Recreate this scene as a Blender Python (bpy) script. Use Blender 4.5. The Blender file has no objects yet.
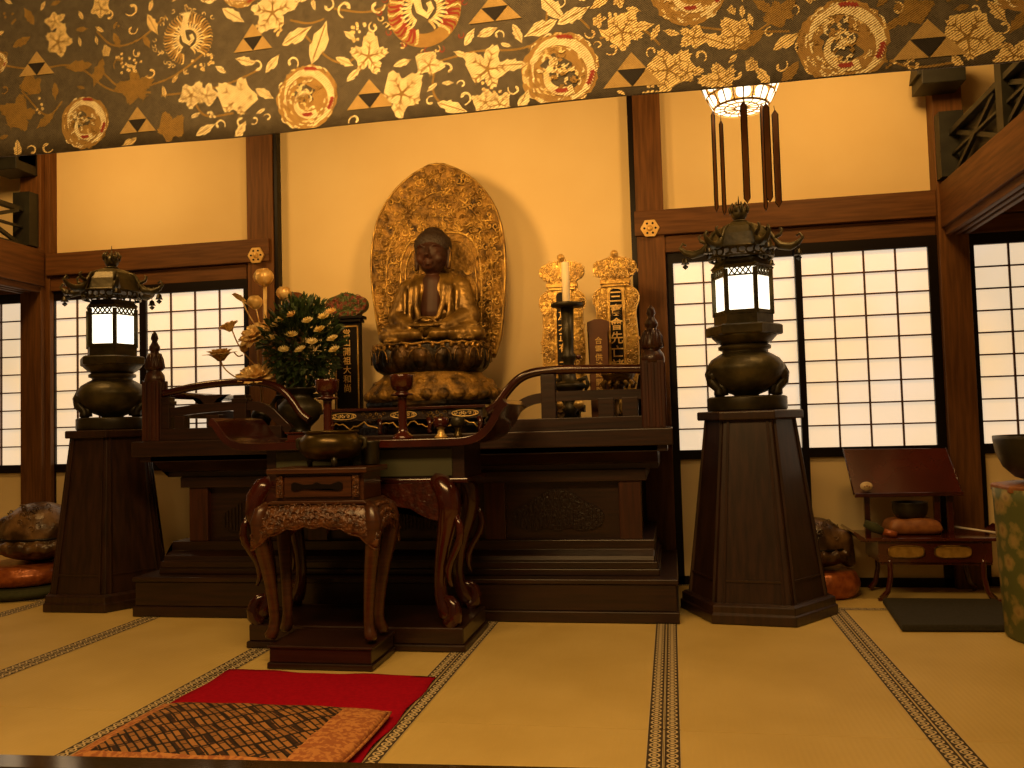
import bpy, bmesh, math, random
from math import sin, cos, pi, sqrt, radians
from mathutils import Vector, Matrix
random.seed(7)
SC = bpy.context.scene
COL = SC.collection

# ---------------------------------------------------------------- camera
F, YAW, PITCH, ROLL, CH = 859.23, .18204, .046887, -.0285285, 1.0
fw = Vector((-sin(YAW)*cos(PITCH), cos(YAW)*cos(PITCH), sin(PITCH)))
rt = Vector((cos(YAW), sin(YAW), 0))
up = rt.cross(fw)
R2 = cos(ROLL)*rt + sin(ROLL)*up
U2 = -sin(ROLL)*rt + cos(ROLL)*up
cam_d = bpy.data.cameras.new('camera'); cam = bpy.data.objects.new('camera', cam_d); COL.objects.link(cam)
cam_d.sensor_width = 36; cam_d.lens = F/1024*36; cam_d.clip_start = .05
m = Matrix.Identity(4)
for i in range(3):
    m[i][0] = R2[i]; m[i][1] = U2[i]; m[i][2] = -fw[i]
m[2][3] = CH
cam.matrix_world = m
SC.camera = cam
cam_d.dof.use_dof = False

def ray(px, py):
    return fw + (px-512)/F*R2 - (py-384)/F*U2
def at(px, py, Y):                 # photo point -> place, on the vertical plane at depth Y
    d = ray(px, py); t = Y/d.y
    return Vector((d.x*t, Y, CH + d.z*t))
def onz(px, py, z=0):              # photo point -> place, on the horizontal plane at height z
    d = ray(px, py); t = (z-CH)/d.z
    return Vector((d.x*t, d.y*t, z))

# ---------------------------------------------------------------- materials
def lin(h):
    h = h.lstrip('#'); o = []
    for i in (0, 2, 4):
        c = int(h[i:i+2], 16)/255
        o.append(c/12.92 if c <= .04045 else ((c+.055)/1.055)**2.4)
    return (*o, 1)
def newmat(name):
    m = bpy.data.materials.new(name); m.use_nodes = True
    nt = m.node_tree; b = nt.nodes['Principled BSDF']
    return m, nt, b
def mat(name, c1, c2=None, rough=.5, metal=0, scale=8, stretch=(1, 1, 1), detail=4, bump=0, bscale=None, spec=.5, coat=0, contrast=(.35, .65), voro=False, emit=0):
    m, nt, b = newmat(name); N = nt.nodes; L = nt.links
    b.inputs['Roughness'].default_value = rough
    b.inputs['Metallic'].default_value = metal
    b.inputs['Specular IOR Level'].default_value = spec
    b.inputs['Coat Weight'].default_value = coat
    b.inputs['Coat Roughness'].default_value = .12
    tc = N.new('ShaderNodeTexCoord'); mp = N.new('ShaderNodeMapping'); mp.inputs['Scale'].default_value = stretch
    L.new(tc.outputs['Object'], mp.inputs['Vector'])
    no = N.new('ShaderNodeTexNoise'); no.inputs['Scale'].default_value = scale; no.inputs['Detail'].default_value = detail
    L.new(mp.outputs['Vector'], no.inputs['Vector'])
    if c2:
        cr = N.new('ShaderNodeValToRGB'); e = cr.color_ramp.elements
        e[0].position, e[1].position = contrast
        e[0].color = lin(c1); e[1].color = lin(c2)
        L.new(no.outputs['Fac'], cr.inputs['Fac']); L.new(cr.outputs['Color'], b.inputs['Base Color'])
    else:
        b.inputs['Base Color'].default_value = lin(c1)
    if bump:
        if voro:
            t2 = N.new('ShaderNodeTexVoronoi'); t2.inputs['Scale'].default_value = bscale or scale; out = t2.outputs['Distance']
        else:
            t2 = N.new('ShaderNodeTexNoise'); t2.inputs['Scale'].default_value = bscale or scale; t2.inputs['Detail'].default_value = 5; out = t2.outputs['Fac']
        L.new(mp.outputs['Vector'], t2.inputs['Vector'])
        bp = N.new('ShaderNodeBump'); bp.inputs['Strength'].default_value = bump; bp.inputs['Distance'].default_value = .01
        L.new(out, bp.inputs['Height']); L.new(bp.outputs['Normal'], b.inputs['Normal'])
    if emit:
        b.inputs['Emission Color'].default_value = lin(c1); b.inputs['Emission Strength'].default_value = emit
    return m

MT = {}
def A(k, *a, **kw): MT[k] = mat(k, *a, **kw)
A('plaster', '#f2dda8', '#e8cf96', rough=.95, scale=1.3, detail=6, contrast=(.3, .7), bump=.05, bscale=300, spec=.1)
A('pillar', '#5a3a1c', '#734c26', rough=.55, scale=6, stretch=(9, 9, .6), bump=.05, spec=.25)
A('beam', '#56371b', '#6e4824', rough=.55, scale=6, stretch=(.6, .6, 9), bump=.05, spec=.25)
A('blacklac', '#120b07', rough=.4, spec=.25)
A('raillac', '#3a2e16', rough=.12, spec=.6, coat=.8)
A('lattice', '#5a3a20', rough=.6)
A('ranma', '#2a2a1e', '#1b1a13', rough=.55, scale=10)
A('ceil', '#4a2f1a', '#5a3a20', rough=.7, scale=4, stretch=(1, 8, 1))
A('dwood', '#1f0f09', '#311a10', rough=.4, scale=5, stretch=(.7, .7, 12), bump=.08, coat=.25)
A('dwoodv', '#2f160d', '#472314', rough=.4, scale=5, stretch=(10, 10, .6), bump=.08, coat=.25)
A('pedwood', '#23130b', '#362015', rough=.38, scale=5, stretch=(9, 9, .6), bump=.05, coat=.2)
A('lacdark', '#2e100a', '#40170d', rough=.2, scale=6, coat=.5, spec=.5)
A('redlac', '#3f180e', '#4e1d11', rough=.2, scale=6, coat=.6, spec=.6)
A('carvedlac', '#2c0f08', '#451a0d', rough=.28, scale=30, bump=.9, bscale=38, coat=.3)
A('carvedbrown', '#3c210f', '#6b4222', rough=.28, scale=40, bump=1.0, bscale=60, coat=.2)
A('incwood', '#391e0d', '#4d2b15', rough=.35, scale=8, stretch=(.7, .7, 10), coat=.2)
A('darkpanel', '#1b0b07', '#25110a', rough=.4, scale=40, bump=.6, bscale=70)
A('greyboard', '#3b3c28', '#474732', rough=.5, scale=3)
A('goldcarve', '#cba654', '#6e5120', rough=.32, metal=.55, scale=14, bump=.6, bscale=60)
A('gold', '#dcb765', '#a07832', rough=.34, metal=.55, scale=14, bump=.5, bscale=60)
A('goldold', '#9a7632', '#2a1b0a', rough=.34, metal=.5, scale=15, detail=9, bump=1.0, bscale=75, contrast=(.40, .68))
A('golddark', '#5a4019', '#15100a', rough=.36, metal=.45, scale=6, bump=.8, bscale=40, contrast=(.36, .52))
A('goldbright', '#f0cf85', '#d9ae5c', rough=.35, metal=.35, scale=12, bump=.2)
A('robe', '#8f7136', '#4d3a18', rough=.36, metal=.55, scale=9, bump=.5, bscale=40)
A('skin', '#381c0f', '#271309', rough=.55, scale=12, spec=.3)
A('hair', '#22150c', rough=.6, scale=30, bump=.8, bscale=90)
A('lotusgold', '#f7dc9c', '#dcae5e', rough=.35, metal=.25, scale=18, stretch=(1, 1, 1), bump=.3, bscale=60)
A('bronze', '#5e5638', '#3f3a22', rough=.42, metal=.3, scale=12, bump=.25, bscale=40)
A('bronzedark', '#3a3420', '#262113', rough=.4, metal=.3, scale=12)
A('bronzegold', '#5d4d22', '#3a2c12', rough=.3, metal=.7, scale=10, bump=.15)
A('candle', '#f3e2bf', rough=.5)
A('red', '#a80a22', '#980820', rough=.95, scale=60, spec=.1)
A('leaf', '#20331a', '#33481f', rough=.5, scale=10)
A('petal', '#efe3b4', '#e2c86a', rough=.6, scale=20)
A('stemgreen', '#3a4a22', rough=.6)
A('multicrown', '#7b3a2b', '#49592f', rough=.4, metal=.3, scale=45, bump=.8, bscale=70, contrast=(.45, .55))
A('tabletblack', '#100b07', rough=.55, spec=.2)
A('tabletbrown', '#5b3217', '#6b3d1e', rough=.4, scale=8)
A('stone', '#7a5c38', '#38240f', rough=.32, scale=9, bump=.9, bscale=17, contrast=(.35, .6))
A('copper', '#b5672f', '#8a4520', rough=.33, metal=.25, scale=22, bump=.5, bscale=30)
A('brownbroc', '#96602f', '#7a4720', rough=.5, scale=25, bump=.3)
A('greenmat', '#3d3f20', '#333618', rough=.9, scale=40)
A('blackmat', '#2e2a1c', '#24200f', rough=.95, scale=80)
A('orangecloth', '#a05f32', '#c48548', rough=.75, scale=60, contrast=(.45, .55), bump=.3)
A('lamppetal', '#ffeecb', rough=.5, emit=2.6)
A('lampglass', '#fff0d0', rough=.5, emit=2.6)
A('pale', '#d9c49a', '#b39a6e', rough=.7, scale=30)
A('roundel', '#b08a4c', rough=.5)
A('bladeglass', '#c28c58', '#a97444', rough=.25, scale=4, spec=.5)
A('whitestick', '#d8cdb8', rough=.4)
A('goldpanel', '#b08a3e', '#94702e', rough=.35, metal=.3, scale=40, bump=.4)

# tatami: fine straw weave
def tatami():
    m, nt, b = newmat('tatami'); N = nt.nodes; L = nt.links
    b.inputs['Roughness'].default_value = .6; b.inputs['Specular IOR Level'].default_value = .3
    tc = N.new('ShaderNodeTexCoord')
    w = N.new('ShaderNodeTexWave'); w.bands_direction = 'Y'; w.inputs['Scale'].default_value = 38; w.inputs['Distortion'].default_value = .6
    w2 = N.new('ShaderNodeTexWave'); w2.bands_direction = 'X'; w2.inputs['Scale'].default_value = 16
    no = N.new('ShaderNodeTexNoise'); no.inputs['Scale'].default_value = 2.2; no.inputs['Detail'].default_value = 6
    for q in (w, w2, no): L.new(tc.outputs['Object'], q.inputs['Vector'])
    cr = N.new('ShaderNodeValToRGB'); cr.color_ramp.elements[0].color = lin('#c9ad64'); cr.color_ramp.elements[1].color = lin('#dabf76')
    cr.color_ramp.elements[0].position = .3; cr.color_ramp.elements[1].position = .7
    L.new(no.outputs['Fac'], cr.inputs['Fac'])
    mx = N.new('ShaderNodeMixRGB'); mx.blend_type = 'MULTIPLY'; mx.inputs['Fac'].default_value = .16
    L.new(cr.outputs['Color'], mx.inputs['Color1']); L.new(w.outputs['Color'], mx.inputs['Color2'])
    L.new(mx.outputs['Color'], b.inputs['Base Color'])
    ad = N.new('ShaderNodeMath'); ad.operation = 'ADD'; L.new(w.outputs['Fac'], ad.inputs[0]); L.new(w2.outputs['Fac'], ad.inputs[1])
    bp = N.new('ShaderNodeBump'); bp.inputs['Strength'].default_value = .25; bp.inputs['Distance'].default_value = .002
    L.new(ad.outputs[0], bp.inputs['Height']); L.new(bp.outputs['Normal'], b.inputs['Normal'])
    return m
MT['tatami'] = tatami()
# tatami border: white and black woven crest figure, repeated along the strip
def border():
    m, nt, b = newmat('tatami_border'); N = nt.nodes; L = nt.links
    b.inputs['Roughness'].default_value = .8
    uv = N.new('ShaderNodeUVMap')
    sp = N.new('ShaderNodeSeparateXYZ'); L.new(uv.outputs['UV'], sp.inputs[0])
    def M_(op, a, bb=None):
        n = N.new('ShaderNodeMath'); n.operation = op
        for i, v in enumerate((a, bb)):
            if v is None: continue
            if isinstance(v, (int, float)): n.inputs[i].default_value = v
            else: L.new(v, n.inputs[i])
        return n.outputs[0]
    u = M_('SUBTRACT', sp.outputs[0], .5)                     # across, -0.5..0.5
    v = M_('SUBTRACT', M_('FRACT', sp.outputs[1]), .5)        # along, one figure per unit
    r = M_('SQRT', M_('ADD', M_('POWER', M_('MULTIPLY', u, 1.25), 2), M_('POWER', v, 2)))
    ring = M_('LESS_THAN', M_('ABSOLUTE', M_('SUBTRACT', r, .36)), .07)
    dot = M_('LESS_THAN', r, .16)
    edge = M_('GREATER_THAN', M_('ABSOLUTE', u), .46)
    dia = M_('LESS_THAN', M_('ADD', M_('ABSOLUTE', u), M_('SUBTRACT', .5, M_('ABSOLUTE', v))), .14)
    s = M_('MAXIMUM', M_('MAXIMUM', ring, dot), M_('MAXIMUM', edge, dia))
    mx = N.new('ShaderNodeMixRGB'); mx.inputs['Color1'].default_value = lin('#3a2c18'); mx.inputs['Color2'].default_value = lin('#cdb98c')
    L.new(s, mx.inputs['Fac']); L.new(mx.outputs['Color'], b.inputs['Base Color'])
    return m
MT['border'] = border()
def shoji():
    m, nt, b = newmat('shoji_paper'); N = nt.nodes; L = nt.links
    b.inputs['Base Color'].default_value = lin('#f2e3c6'); b.inputs['Roughness'].default_value = .9
    tc = N.new('ShaderNodeTexCoord'); no = N.new('ShaderNodeTexNoise'); no.inputs['Scale'].default_value = 1.1; no.inputs['Detail'].default_value = 3
    L.new(tc.outputs['Object'], no.inputs['Vector'])
    cr = N.new('ShaderNodeValToRGB'); cr.color_ramp.elements[0].color = lin('#ffddaa'); cr.color_ramp.elements[1].color = lin('#ffe9cc')
    cr.color_ramp.elements[0].position = .35; cr.color_ramp.elements[1].position = .65
    L.new(no.outputs['Fac'], cr.inputs['Fac'])
    L.new(cr.outputs['Color'], b.inputs['Emission Color']); b.inputs['Emission Strength'].default_value = .74
    return m
MT['shoji'] = shoji()
# dark twill ground of the brocade, gold thread for its motifs
def twill(name, ca, cb, metal, rough, sc):
    m, nt, b = newmat(name); N = nt.nodes; L = nt.links
    b.inputs['Roughness'].default_value = rough; b.inputs['Metallic'].default_value = metal
    tc = N.new('ShaderNodeTexCoord'); mp = N.new('ShaderNodeMapping'); mp.inputs['Rotation'].default_value = (0, radians(32), 0)
    L.new(tc.outputs['Object'], mp.inputs['Vector'])
    w = N.new('ShaderNodeTexWave'); w.bands_direction = 'Z'; w.inputs['Scale'].default_value = sc; w.inputs['Distortion'].default_value = 3; w.inputs['Detail'].default_value = 3; w.inputs['Detail Scale'].default_value = 6
    no = N.new('ShaderNodeTexNoise'); no.inputs['Scale'].default_value = 38; no.inputs['Detail'].default_value = 5
    L.new(mp.outputs['Vector'], w.inputs['Vector']); L.new(tc.outputs['Object'], no.inputs['Vector'])
    mu = N.new('ShaderNodeMath'); mu.operation = 'ADD'; L.new(w.outputs['Fac'], mu.inputs[0]); L.new(no.outputs['Fac'], mu.inputs[1])
    cr = N.new('ShaderNodeValToRGB'); cr.color_ramp.elements[0].position = .55; cr.color_ramp.elements[1].position = 1.1 if False else .98
    cr.color_ramp.elements[0].color = lin(ca); cr.color_ramp.elements[1].color = lin(cb)
    L.new(mu.outputs[0], cr.inputs['Fac']); L.new(cr.outputs['Color'], b.inputs['Base Color'])
    bp = N.new('ShaderNodeBump'); bp.inputs['Strength'].default_value = .6; bp.inputs['Distance'].default_value = .003
    L.new(mu.outputs[0], bp.inputs['Height']); L.new(bp.outputs['Normal'], b.inputs['Normal'])
    return m
MT['twill'] = twill('brocade_ground', '#1e1912', '#6a5f4a', .15, .55, 55)
MT['thread'] = twill('gold_thread', '#7d5520', '#ffe39c', .3, .42, 40)
MT['threadpale'] = twill('pale_thread', '#8a642c', '#fff0bc', .25, .5, 40)  # roundel bodies; also leaves of the brightly lit middle, light put into colour
MT['threadtan'] = twill('tan_thread', '#7d5c2c', '#b8924e', .25, .5, 60)
MT['threadcrest'] = twill('crest_thread', '#9a7a42', '#c9a866', .25, .5, 60)
MT['threaddark'] = twill('dark_thread', '#120d08', '#2a2117', .1, .6, 60)
MT['threadred'] = twill('red_thread', '#6e1812', '#a8402a', .1, .6, 60)
MT['threaddim'] = twill('dim_gold_thread', '#5c451f', '#a8843f', .3, .5, 50)  # vines and veins; also end leaves, darkened to paint the light falloff
# key-fret woven cushion cloth
def fret():
    m, nt, b = newmat('fret_brocade'); N = nt.nodes; L = nt.links
    b.inputs['Roughness'].default_value = .75
    tc = N.new('ShaderNodeTexCoord'); mp = N.new('ShaderNodeMapping'); mp.inputs['Rotation'].default_value = (0, 0, radians(45)); mp.inputs['Scale'].default_value = (22, 22, 22)
    L.new(tc.outputs['Object'], mp.inputs['Vector'])
    br = N.new('ShaderNodeTexBrick'); br.inputs['Scale'].default_value = 1; br.inputs['Mortar Size'].default_value = .075
    br.inputs['Brick Width'].default_value = 1.6; br.inputs['Row Height'].default_value = .5; br.inputs['Bias'].default_value = -.2
    br.inputs['Color1'].default_value = lin('#a9753c'); br.inputs['Color2'].default_value = lin('#7f5529'); br.inputs['Mortar'].default_value = lin('#1c130c')
    L.new(mp.outputs['Vector'], br.inputs['Vector'])
    mp2 = N.new('ShaderNodeMapping'); mp2.inputs['Rotation'].default_value = (0, 0, radians(-45)); mp2.inputs['Scale'].default_value = (22, 22, 22)
    L.new(tc.outputs['Object'], mp2.inputs['Vector'])
    b2 = N.new('ShaderNodeTexBrick'); b2.inputs['Scale'].default_value = .5; b2.inputs['Mortar Size'].default_value = .09; b2.inputs['Brick Width'].default_value = 1.1; b2.inputs['Row Height'].default_value = 1
    b2.inputs['Color1'].default_value = (1, 1, 1, 1); b2.inputs['Color2'].default_value = (1, 1, 1, 1); b2.inputs['Mortar'].default_value = (.12, .09, .07, 1)
    L.new(mp2.outputs['Vector'], b2.inputs['Vector'])
    mx = N.new('ShaderNodeMixRGB'); mx.blend_type = 'MULTIPLY'; mx.inputs['Fac'].default_value = 1
    L.new(br.outputs['Color'], mx.inputs['Color1']); L.new(b2.outputs['Color'], mx.inputs['Color2']); L.new(mx.outputs['Color'], b.inputs['Base Color'])
    return m
MT['fret'] = fret()
# green brocade with gold round flowers
def flowercloth():
    m, nt, b = newmat('green_flower_brocade'); N = nt.nodes; L = nt.links
    b.inputs['Roughness'].default_value = .6
    tc = N.new('ShaderNodeTexCoord')
    v = N.new('ShaderNodeTexVoronoi'); v.inputs['Scale'].default_value = 13; v.inputs['Randomness'].default_value = .75
    no = N.new('ShaderNodeTexNoise'); no.inputs['Scale'].default_value = 60
    L.new(tc.outputs['Object'], v.inputs['Vector']); L.new(tc.outputs['Object'], no.inputs['Vector'])
    ad = N.new('ShaderNodeMath'); ad.operation = 'MULTIPLY_ADD'; ad.inputs[1].default_value = .35; L.new(no.outputs['Fac'], ad.inputs[0]); L.new(v.outputs['Distance'], ad.inputs[2])
    cr = N.new('ShaderNodeValToRGB'); e = cr.color_ramp.elements
    e[0].position = .2; e[0].color = lin('#7d6434'); e[1].position = .72; e[1].color = lin('#545a2c')
    k = e.new(.42); k.color = lin('#97824a'); k = e.new(.62); k.color = lin('#7d733c')
    L.new(ad.outputs[0], cr.inputs['Fac']); L.new(cr.outputs['Color'], b.inputs['Base Color'])
    return m
MT['flowercloth'] = flowercloth()

# ---------------------------------------------------------------- mesh helper
ORIGIN = {}
class MB:
    def __init__(s): s.bm = bmesh.new(); s.mi = 0; s.uv = None
    def _f(s, vs):
        try:
            f = s.bm.faces.new(vs); f.material_index = s.mi; return f
        except ValueError: return None
    def box(s, x0, x1, y0, y1, z0, z1):
        v = [s.bm.verts.new(p) for p in ((x0,y0,z0),(x1,y0,z0),(x1,y1,z0),(x0,y1,z0),(x0,y0,z1),(x1,y0,z1),(x1,y1,z1),(x0,y1,z1))]
        for q in ((3,2,1,0),(4,5,6,7),(0,1,5,4),(1,2,6,5),(2,3,7,6),(3,0,4,7)): s._f([v[i] for i in q])
        return s
    def bar(s, a, b, w, h):         # square bar from a to b
        a, b = Vector(a), Vector(b); d = (b-a).normalized()
        u = Vector((0, 0, 1)) if abs(d.z) < .95 else Vector((0, 1, 0))
        sx = d.cross(u).normalized(); sy = sx.cross(d)
        r = []
        for p in (a, b): r.append([s.bm.verts.new(p+sx*i*w/2+sy*j*h/2) for i, j in ((-1,-1),(1,-1),(1,1),(-1,1))])
        for i in range(4): s._f([r[0][i], r[0][(i+1)%4], r[1][(i+1)%4], r[1][i]])
        s._f(r[0][::-1]); s._f(r[1]); return s
    def lathe(s, prof, c=(0,0,0), seg=24, rot=0, sx=1, sy=1, smooth=None, cap=True, axis='Z'):
        c = Vector(c); rings = []
        for r, z in prof:
            ring = []
            for k in range(seg):
                a = rot+2*pi*k/seg; p = Vector((r*cos(a)*sx, r*sin(a)*sy, z))
                if axis == 'Y': p = Vector((p.x, p.z, p.y))
                if axis == 'X': p = Vector((p.z, p.y, p.x))
                ring.append(s.bm.verts.new(c+p))
            rings.append(ring)
        sm = seg > 8 if smooth is None else smooth
        for i in range(len(rings)-1):
            for k in range(seg):
                f = s._f([rings[i][k], rings[i][(k+1)%seg], rings[i+1][(k+1)%seg], rings[i+1][k]])
                if f: f.smooth = sm
        if cap: s._f(rings[0][::-1]); s._f(rings[-1])
        return s
    def tube(s, pts, rad, seg=8, sq=1.0, closed=False, rot=0):
        pts = [Vector(p) for p in pts]; n = len(pts); rings = []
        if isinstance(rad, (int, float)): rad = [rad]*n
        t0 = (pts[1]-pts[0]).normalized()
        u = Vector((0, 0, 1)) if abs(t0.z) < .9 else Vector((1, 0, 0))
        nx = t0.cross(u).normalized()
        for i, p in enumerate(pts):
            if closed: t = (pts[(i+1)%n]-pts[i-1])
            else: t = pts[min(i+1, n-1)]-pts[max(i-1, 0)]
            if t.length < 1e-9: t = t0.copy()
            t.normalize(); nx = (nx-t*nx.dot(t))
            if nx.length < 1e-6: nx = t.orthogonal()
            nx.normalize(); ny = t.cross(nx)
            rings.append([s.bm.verts.new(p+(nx*cos(rot+2*pi*k/seg)+ny*sin(rot+2*pi*k/seg)*sq)*rad[i]) for k in range(seg)])
        m = n if closed else n-1
        for i in range(m):
            a, b = rings[i], rings[(i+1)%n]
            for k in range(seg):
                f = s._f([a[k], a[(k+1)%seg], b[(k+1)%seg], b[k]])
                if f: f.smooth = seg > 4
        if not closed: s._f(rings[0][::-1]); s._f(rings[-1])
        return s
    def prism(s, poly, a0, a1, axis='Y'):   # 2-D outline (u,v) extruded along an axis
        def P(u, v, w):
            return {'Y': (u, w, v), 'X': (w, u, v), 'Z': (u, v, w)}[axis]
        A_ = [s.bm.verts.new(P(u, v, a0)) for u, v in poly]; B_ = [s.bm.verts.new(P(u, v, a1)) for u, v in poly]
        n = len(poly)
        for i in range(n): s._f([A_[i], A_[(i+1)%n], B_[(i+1)%n], B_[i]])
        fa = s._f(A_[::-1]); fb = s._f(B_)
        for f in (fa, fb):
            if f and n > 4: bmesh.ops.triangulate(s.bm, faces=[f])
        return s
    def flat(s, poly3):
        f = s._f([s.bm.verts.new(p) for p in poly3])
        if f and len(poly3) > 4: bmesh.ops.triangulate(s.bm, faces=[f])
        return s
    def ball(s, c, r, seg=16, rings=10, scale=(1,1,1)):
        c = Vector(c); prev = None; top = s.bm.verts.new(c+Vector((0,0,r*scale[2]))); bot = s.bm.verts.new(c-Vector((0,0,r*scale[2])))
        R = []
        for i in range(1, rings):
            t = pi*i/rings
            R.append([s.bm.verts.new(c+Vector((r*sin(t)*cos(2*pi*k/seg)*scale[0], r*sin(t)*sin(2*pi*k/seg)*scale[1], r*cos(t)*scale[2]))) for k in range(seg)])
        for k in range(seg):
            f = s._f([top, R[0][k], R[0][(k+1)%seg]]); f.smooth = True
            f = s._f([R[-1][(k+1)%seg], R[-1][k], bot]); f.smooth = True
            for i in range(len(R)-1):
                f = s._f([R[i][k], R[i+1][k], R[i+1][(k+1)%seg], R[i][(k+1)%seg]]); f.smooth = True
        return s
    def curl(s, c, r, tr, ang=0, hand=1, turns=1.2, n=9, plane='XZ', seg=5):
        c = Vector(c); pts = []
        for i in range(n):
            t = i/(n-1); a = ang+hand*t*turns*2*pi; q = r*(1-.8*t)
            pts.append(c+Vector((q*cos(a), 0, q*sin(a))) if plane == 'XZ' else c+Vector((q*cos(a), q*sin(a), 0)))
        s.tube(pts, [tr*(1-.4*i/(n-1)) for i in range(n)], seg=seg); return s
    def build(s, name, mats, parent=None, bevel=0, smooth=False, solid=0, weld=False):
        bmesh.ops.recalc_face_normals(s.bm, faces=s.bm.faces[:])
        if not isinstance(mats, (list, tuple)): mats = [mats]
        root = parent
        while root is not None and root.parent is not None: root = root.parent
        off = Vector(ORIGIN.get(root.name, (0, 0, 0))) if root else Vector((0, 0, 0))
        if off.length: bmesh.ops.translate(s.bm, verts=s.bm.verts[:], vec=-off)
        me = bpy.data.meshes.new(name)
        if smooth:
            for f in s.bm.faces: f.smooth = True
        s.bm.to_mesh(me); s.bm.free()
        for q in mats: me.materials.append(MT[q])
        o = bpy.data.objects.new(name, me); COL.objects.link(o)
        if parent: o.parent = parent
        if solid:
            md = o.modifiers.new('solid', 'SOLIDIFY'); md.thickness = solid; md.offset = 0
        if bevel:
            md = o.modifiers.new('bevel', 'BEVEL'); md.width = bevel; md.segments = 2; md.limit_method = 'ANGLE'; md.angle_limit = radians(40)
        return o
def thing(name, label, cat, loc=(0,0,0), group=None):
    o = bpy.data.objects.new(name, None); COL.objects.link(o); o.location = loc; o.empty_display_size = .1
    ORIGIN[o.name] = tuple(loc)
    return tag(o, label, cat, group)
def tag(o, label, cat, group=None, kind=None):
    o['label'] = label; o['category'] = cat
    if group: o['group'] = group
    if kind: o['kind'] = kind
    return o
def struct(o, label=None):
    o['kind'] = 'structure'
    if label: o['label'] = label
    return o
def sroot(name, label=None, loc=(0,0,0)):
    o = bpy.data.objects.new(name, None); COL.objects.link(o); o.location = loc; ORIGIN[o.name] = tuple(loc)
    return struct(o, label)
def copy_tree(o, parent=None):
    c = o.copy(); COL.objects.link(c); c.parent = parent
    for ch in [x for x in bpy.data.objects if x.parent == o]: copy_tree(ch, c)
    return c
def inside(p, poly):
    x, y = p; r = False; n = len(poly)
    for i in range(n):
        x1, y1 = poly[i]; x2, y2 = poly[i-1]
        if (y1 > y) != (y2 > y) and x < (x2-x1)*(y-y1)/(y2-y1)+x1: r = not r
    return r
def smoothpoly(pts, it=2, closed=True):       # Chaikin corner cutting
    for _ in range(it):
        q = []; n = len(pts); rng = range(n) if closed else range(n-1)
        if not closed: q.append(pts[0])
        for i in rng:
            a, b = pts[i], pts[(i+1)%n]
            q.append(tuple(.75*u+.25*v for u, v in zip(a, b))); q.append(tuple(.25*u+.75*v for u, v in zip(a, b)))
        if not closed: q.append(pts[-1])
        pts = q
    return pts
def text(s, size, loc, parent, matk, vertical=True, name='lettering', depth=.001, step=None, wscale=1, bold=.011):
    cu = bpy.data.curves.new('t', 'FONT'); cu.body = '\n'.join(s) if vertical else s
    cu.size = size; cu.align_x = 'CENTER'; cu.extrude = depth; cu.resolution_u = 2; cu.offset = size*bold
    if vertical: cu.space_line = (step or size)/size
    o = bpy.data.objects.new('t', cu); COL.objects.link(o)
    bpy.context.view_layer.update()
    dg = bpy.context.evaluated_depsgraph_get()
    me = bpy.data.meshes.new_from_object(o.evaluated_get(dg))
    bpy.data.objects.remove(o)
    me.transform(Matrix.Scale(wscale, 4, (1,0,0)))
    me.transform(Matrix.Rotation(pi/2, 4, 'X'))
    root = parent
    while root.parent is not None: root = root.parent
    me.transform(Matrix.Translation(Vector(loc)-Vector(ORIGIN.get(root.name, (0,0,0)))))
    me.materials.clear(); me.materials.append(MT[matk])
    for p in me.polygons: p.material_index = 0
    ob = bpy.data.objects.new(name, me); COL.objects.link(ob); ob.parent = parent
    return ob
def remeshed(s, name, mats, parent, voxel, sm=4):     # one continuous surface from overlapping forms
    o = s.build(name, mats, parent)
    a = o.modifiers.new('r', 'REMESH'); a.mode = 'VOXEL'; a.voxel_size = voxel; a.use_smooth_shade = True
    b = o.modifiers.new('s', 'SMOOTH'); b.iterations = sm; b.factor = .5
    bpy.context.view_layer.update()
    dg = bpy.context.evaluated_depsgraph_get()
    me = bpy.data.meshes.new_from_object(o.evaluated_get(dg)); o.modifiers.clear()
    old = o.data; o.data = me; bpy.data.meshes.remove(old)
    for p in me.polygons: p.use_smooth = True
    return o
# ================================================================ ROOM SHELL
WY = 5.4
b = MB(); b.box(-6.6, 3.6, -1.2, WY+.1, -.12, -.03); struct(b.build('floor', 'ceil'))
b = MB(); b.box(-6.6, 3.6, -1.2, WY+.2, 3.3, 3.4); struct(b.build('ceiling', 'ceil'))
b = MB()
b.box(-6.6, 3.6, WY+.05, WY+.15, -.1, 3.3)
b.box(-4.33, -2.8, WY, WY+.05, 2.1, 3.3); b.box(-2.585, -.205, WY-.01, WY+.05, -.03, 3.3)
b.box(-.01, 1.58, WY, WY+.05, 2.1, 3.3); b.box(1.75, 3.6, WY, WY+.05, 2.1, 3.3); b.box(-6.6, -4.57, WY, WY+.05, 2.1, 3.3)
struct(b.build('wall_back', 'plaster'), 'warm plaster wall behind the altar')
b = MB(); b.box(-6.7, -6.6, -1.2, WY+.1, -.1, 3.3); struct(b.build('wall_left', 'plaster'))
b = MB(); b.box(3.6, 3.7, -1.2, WY+.1, -.1, 3.3); struct(b.build('wall_right', 'plaster'))
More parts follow.
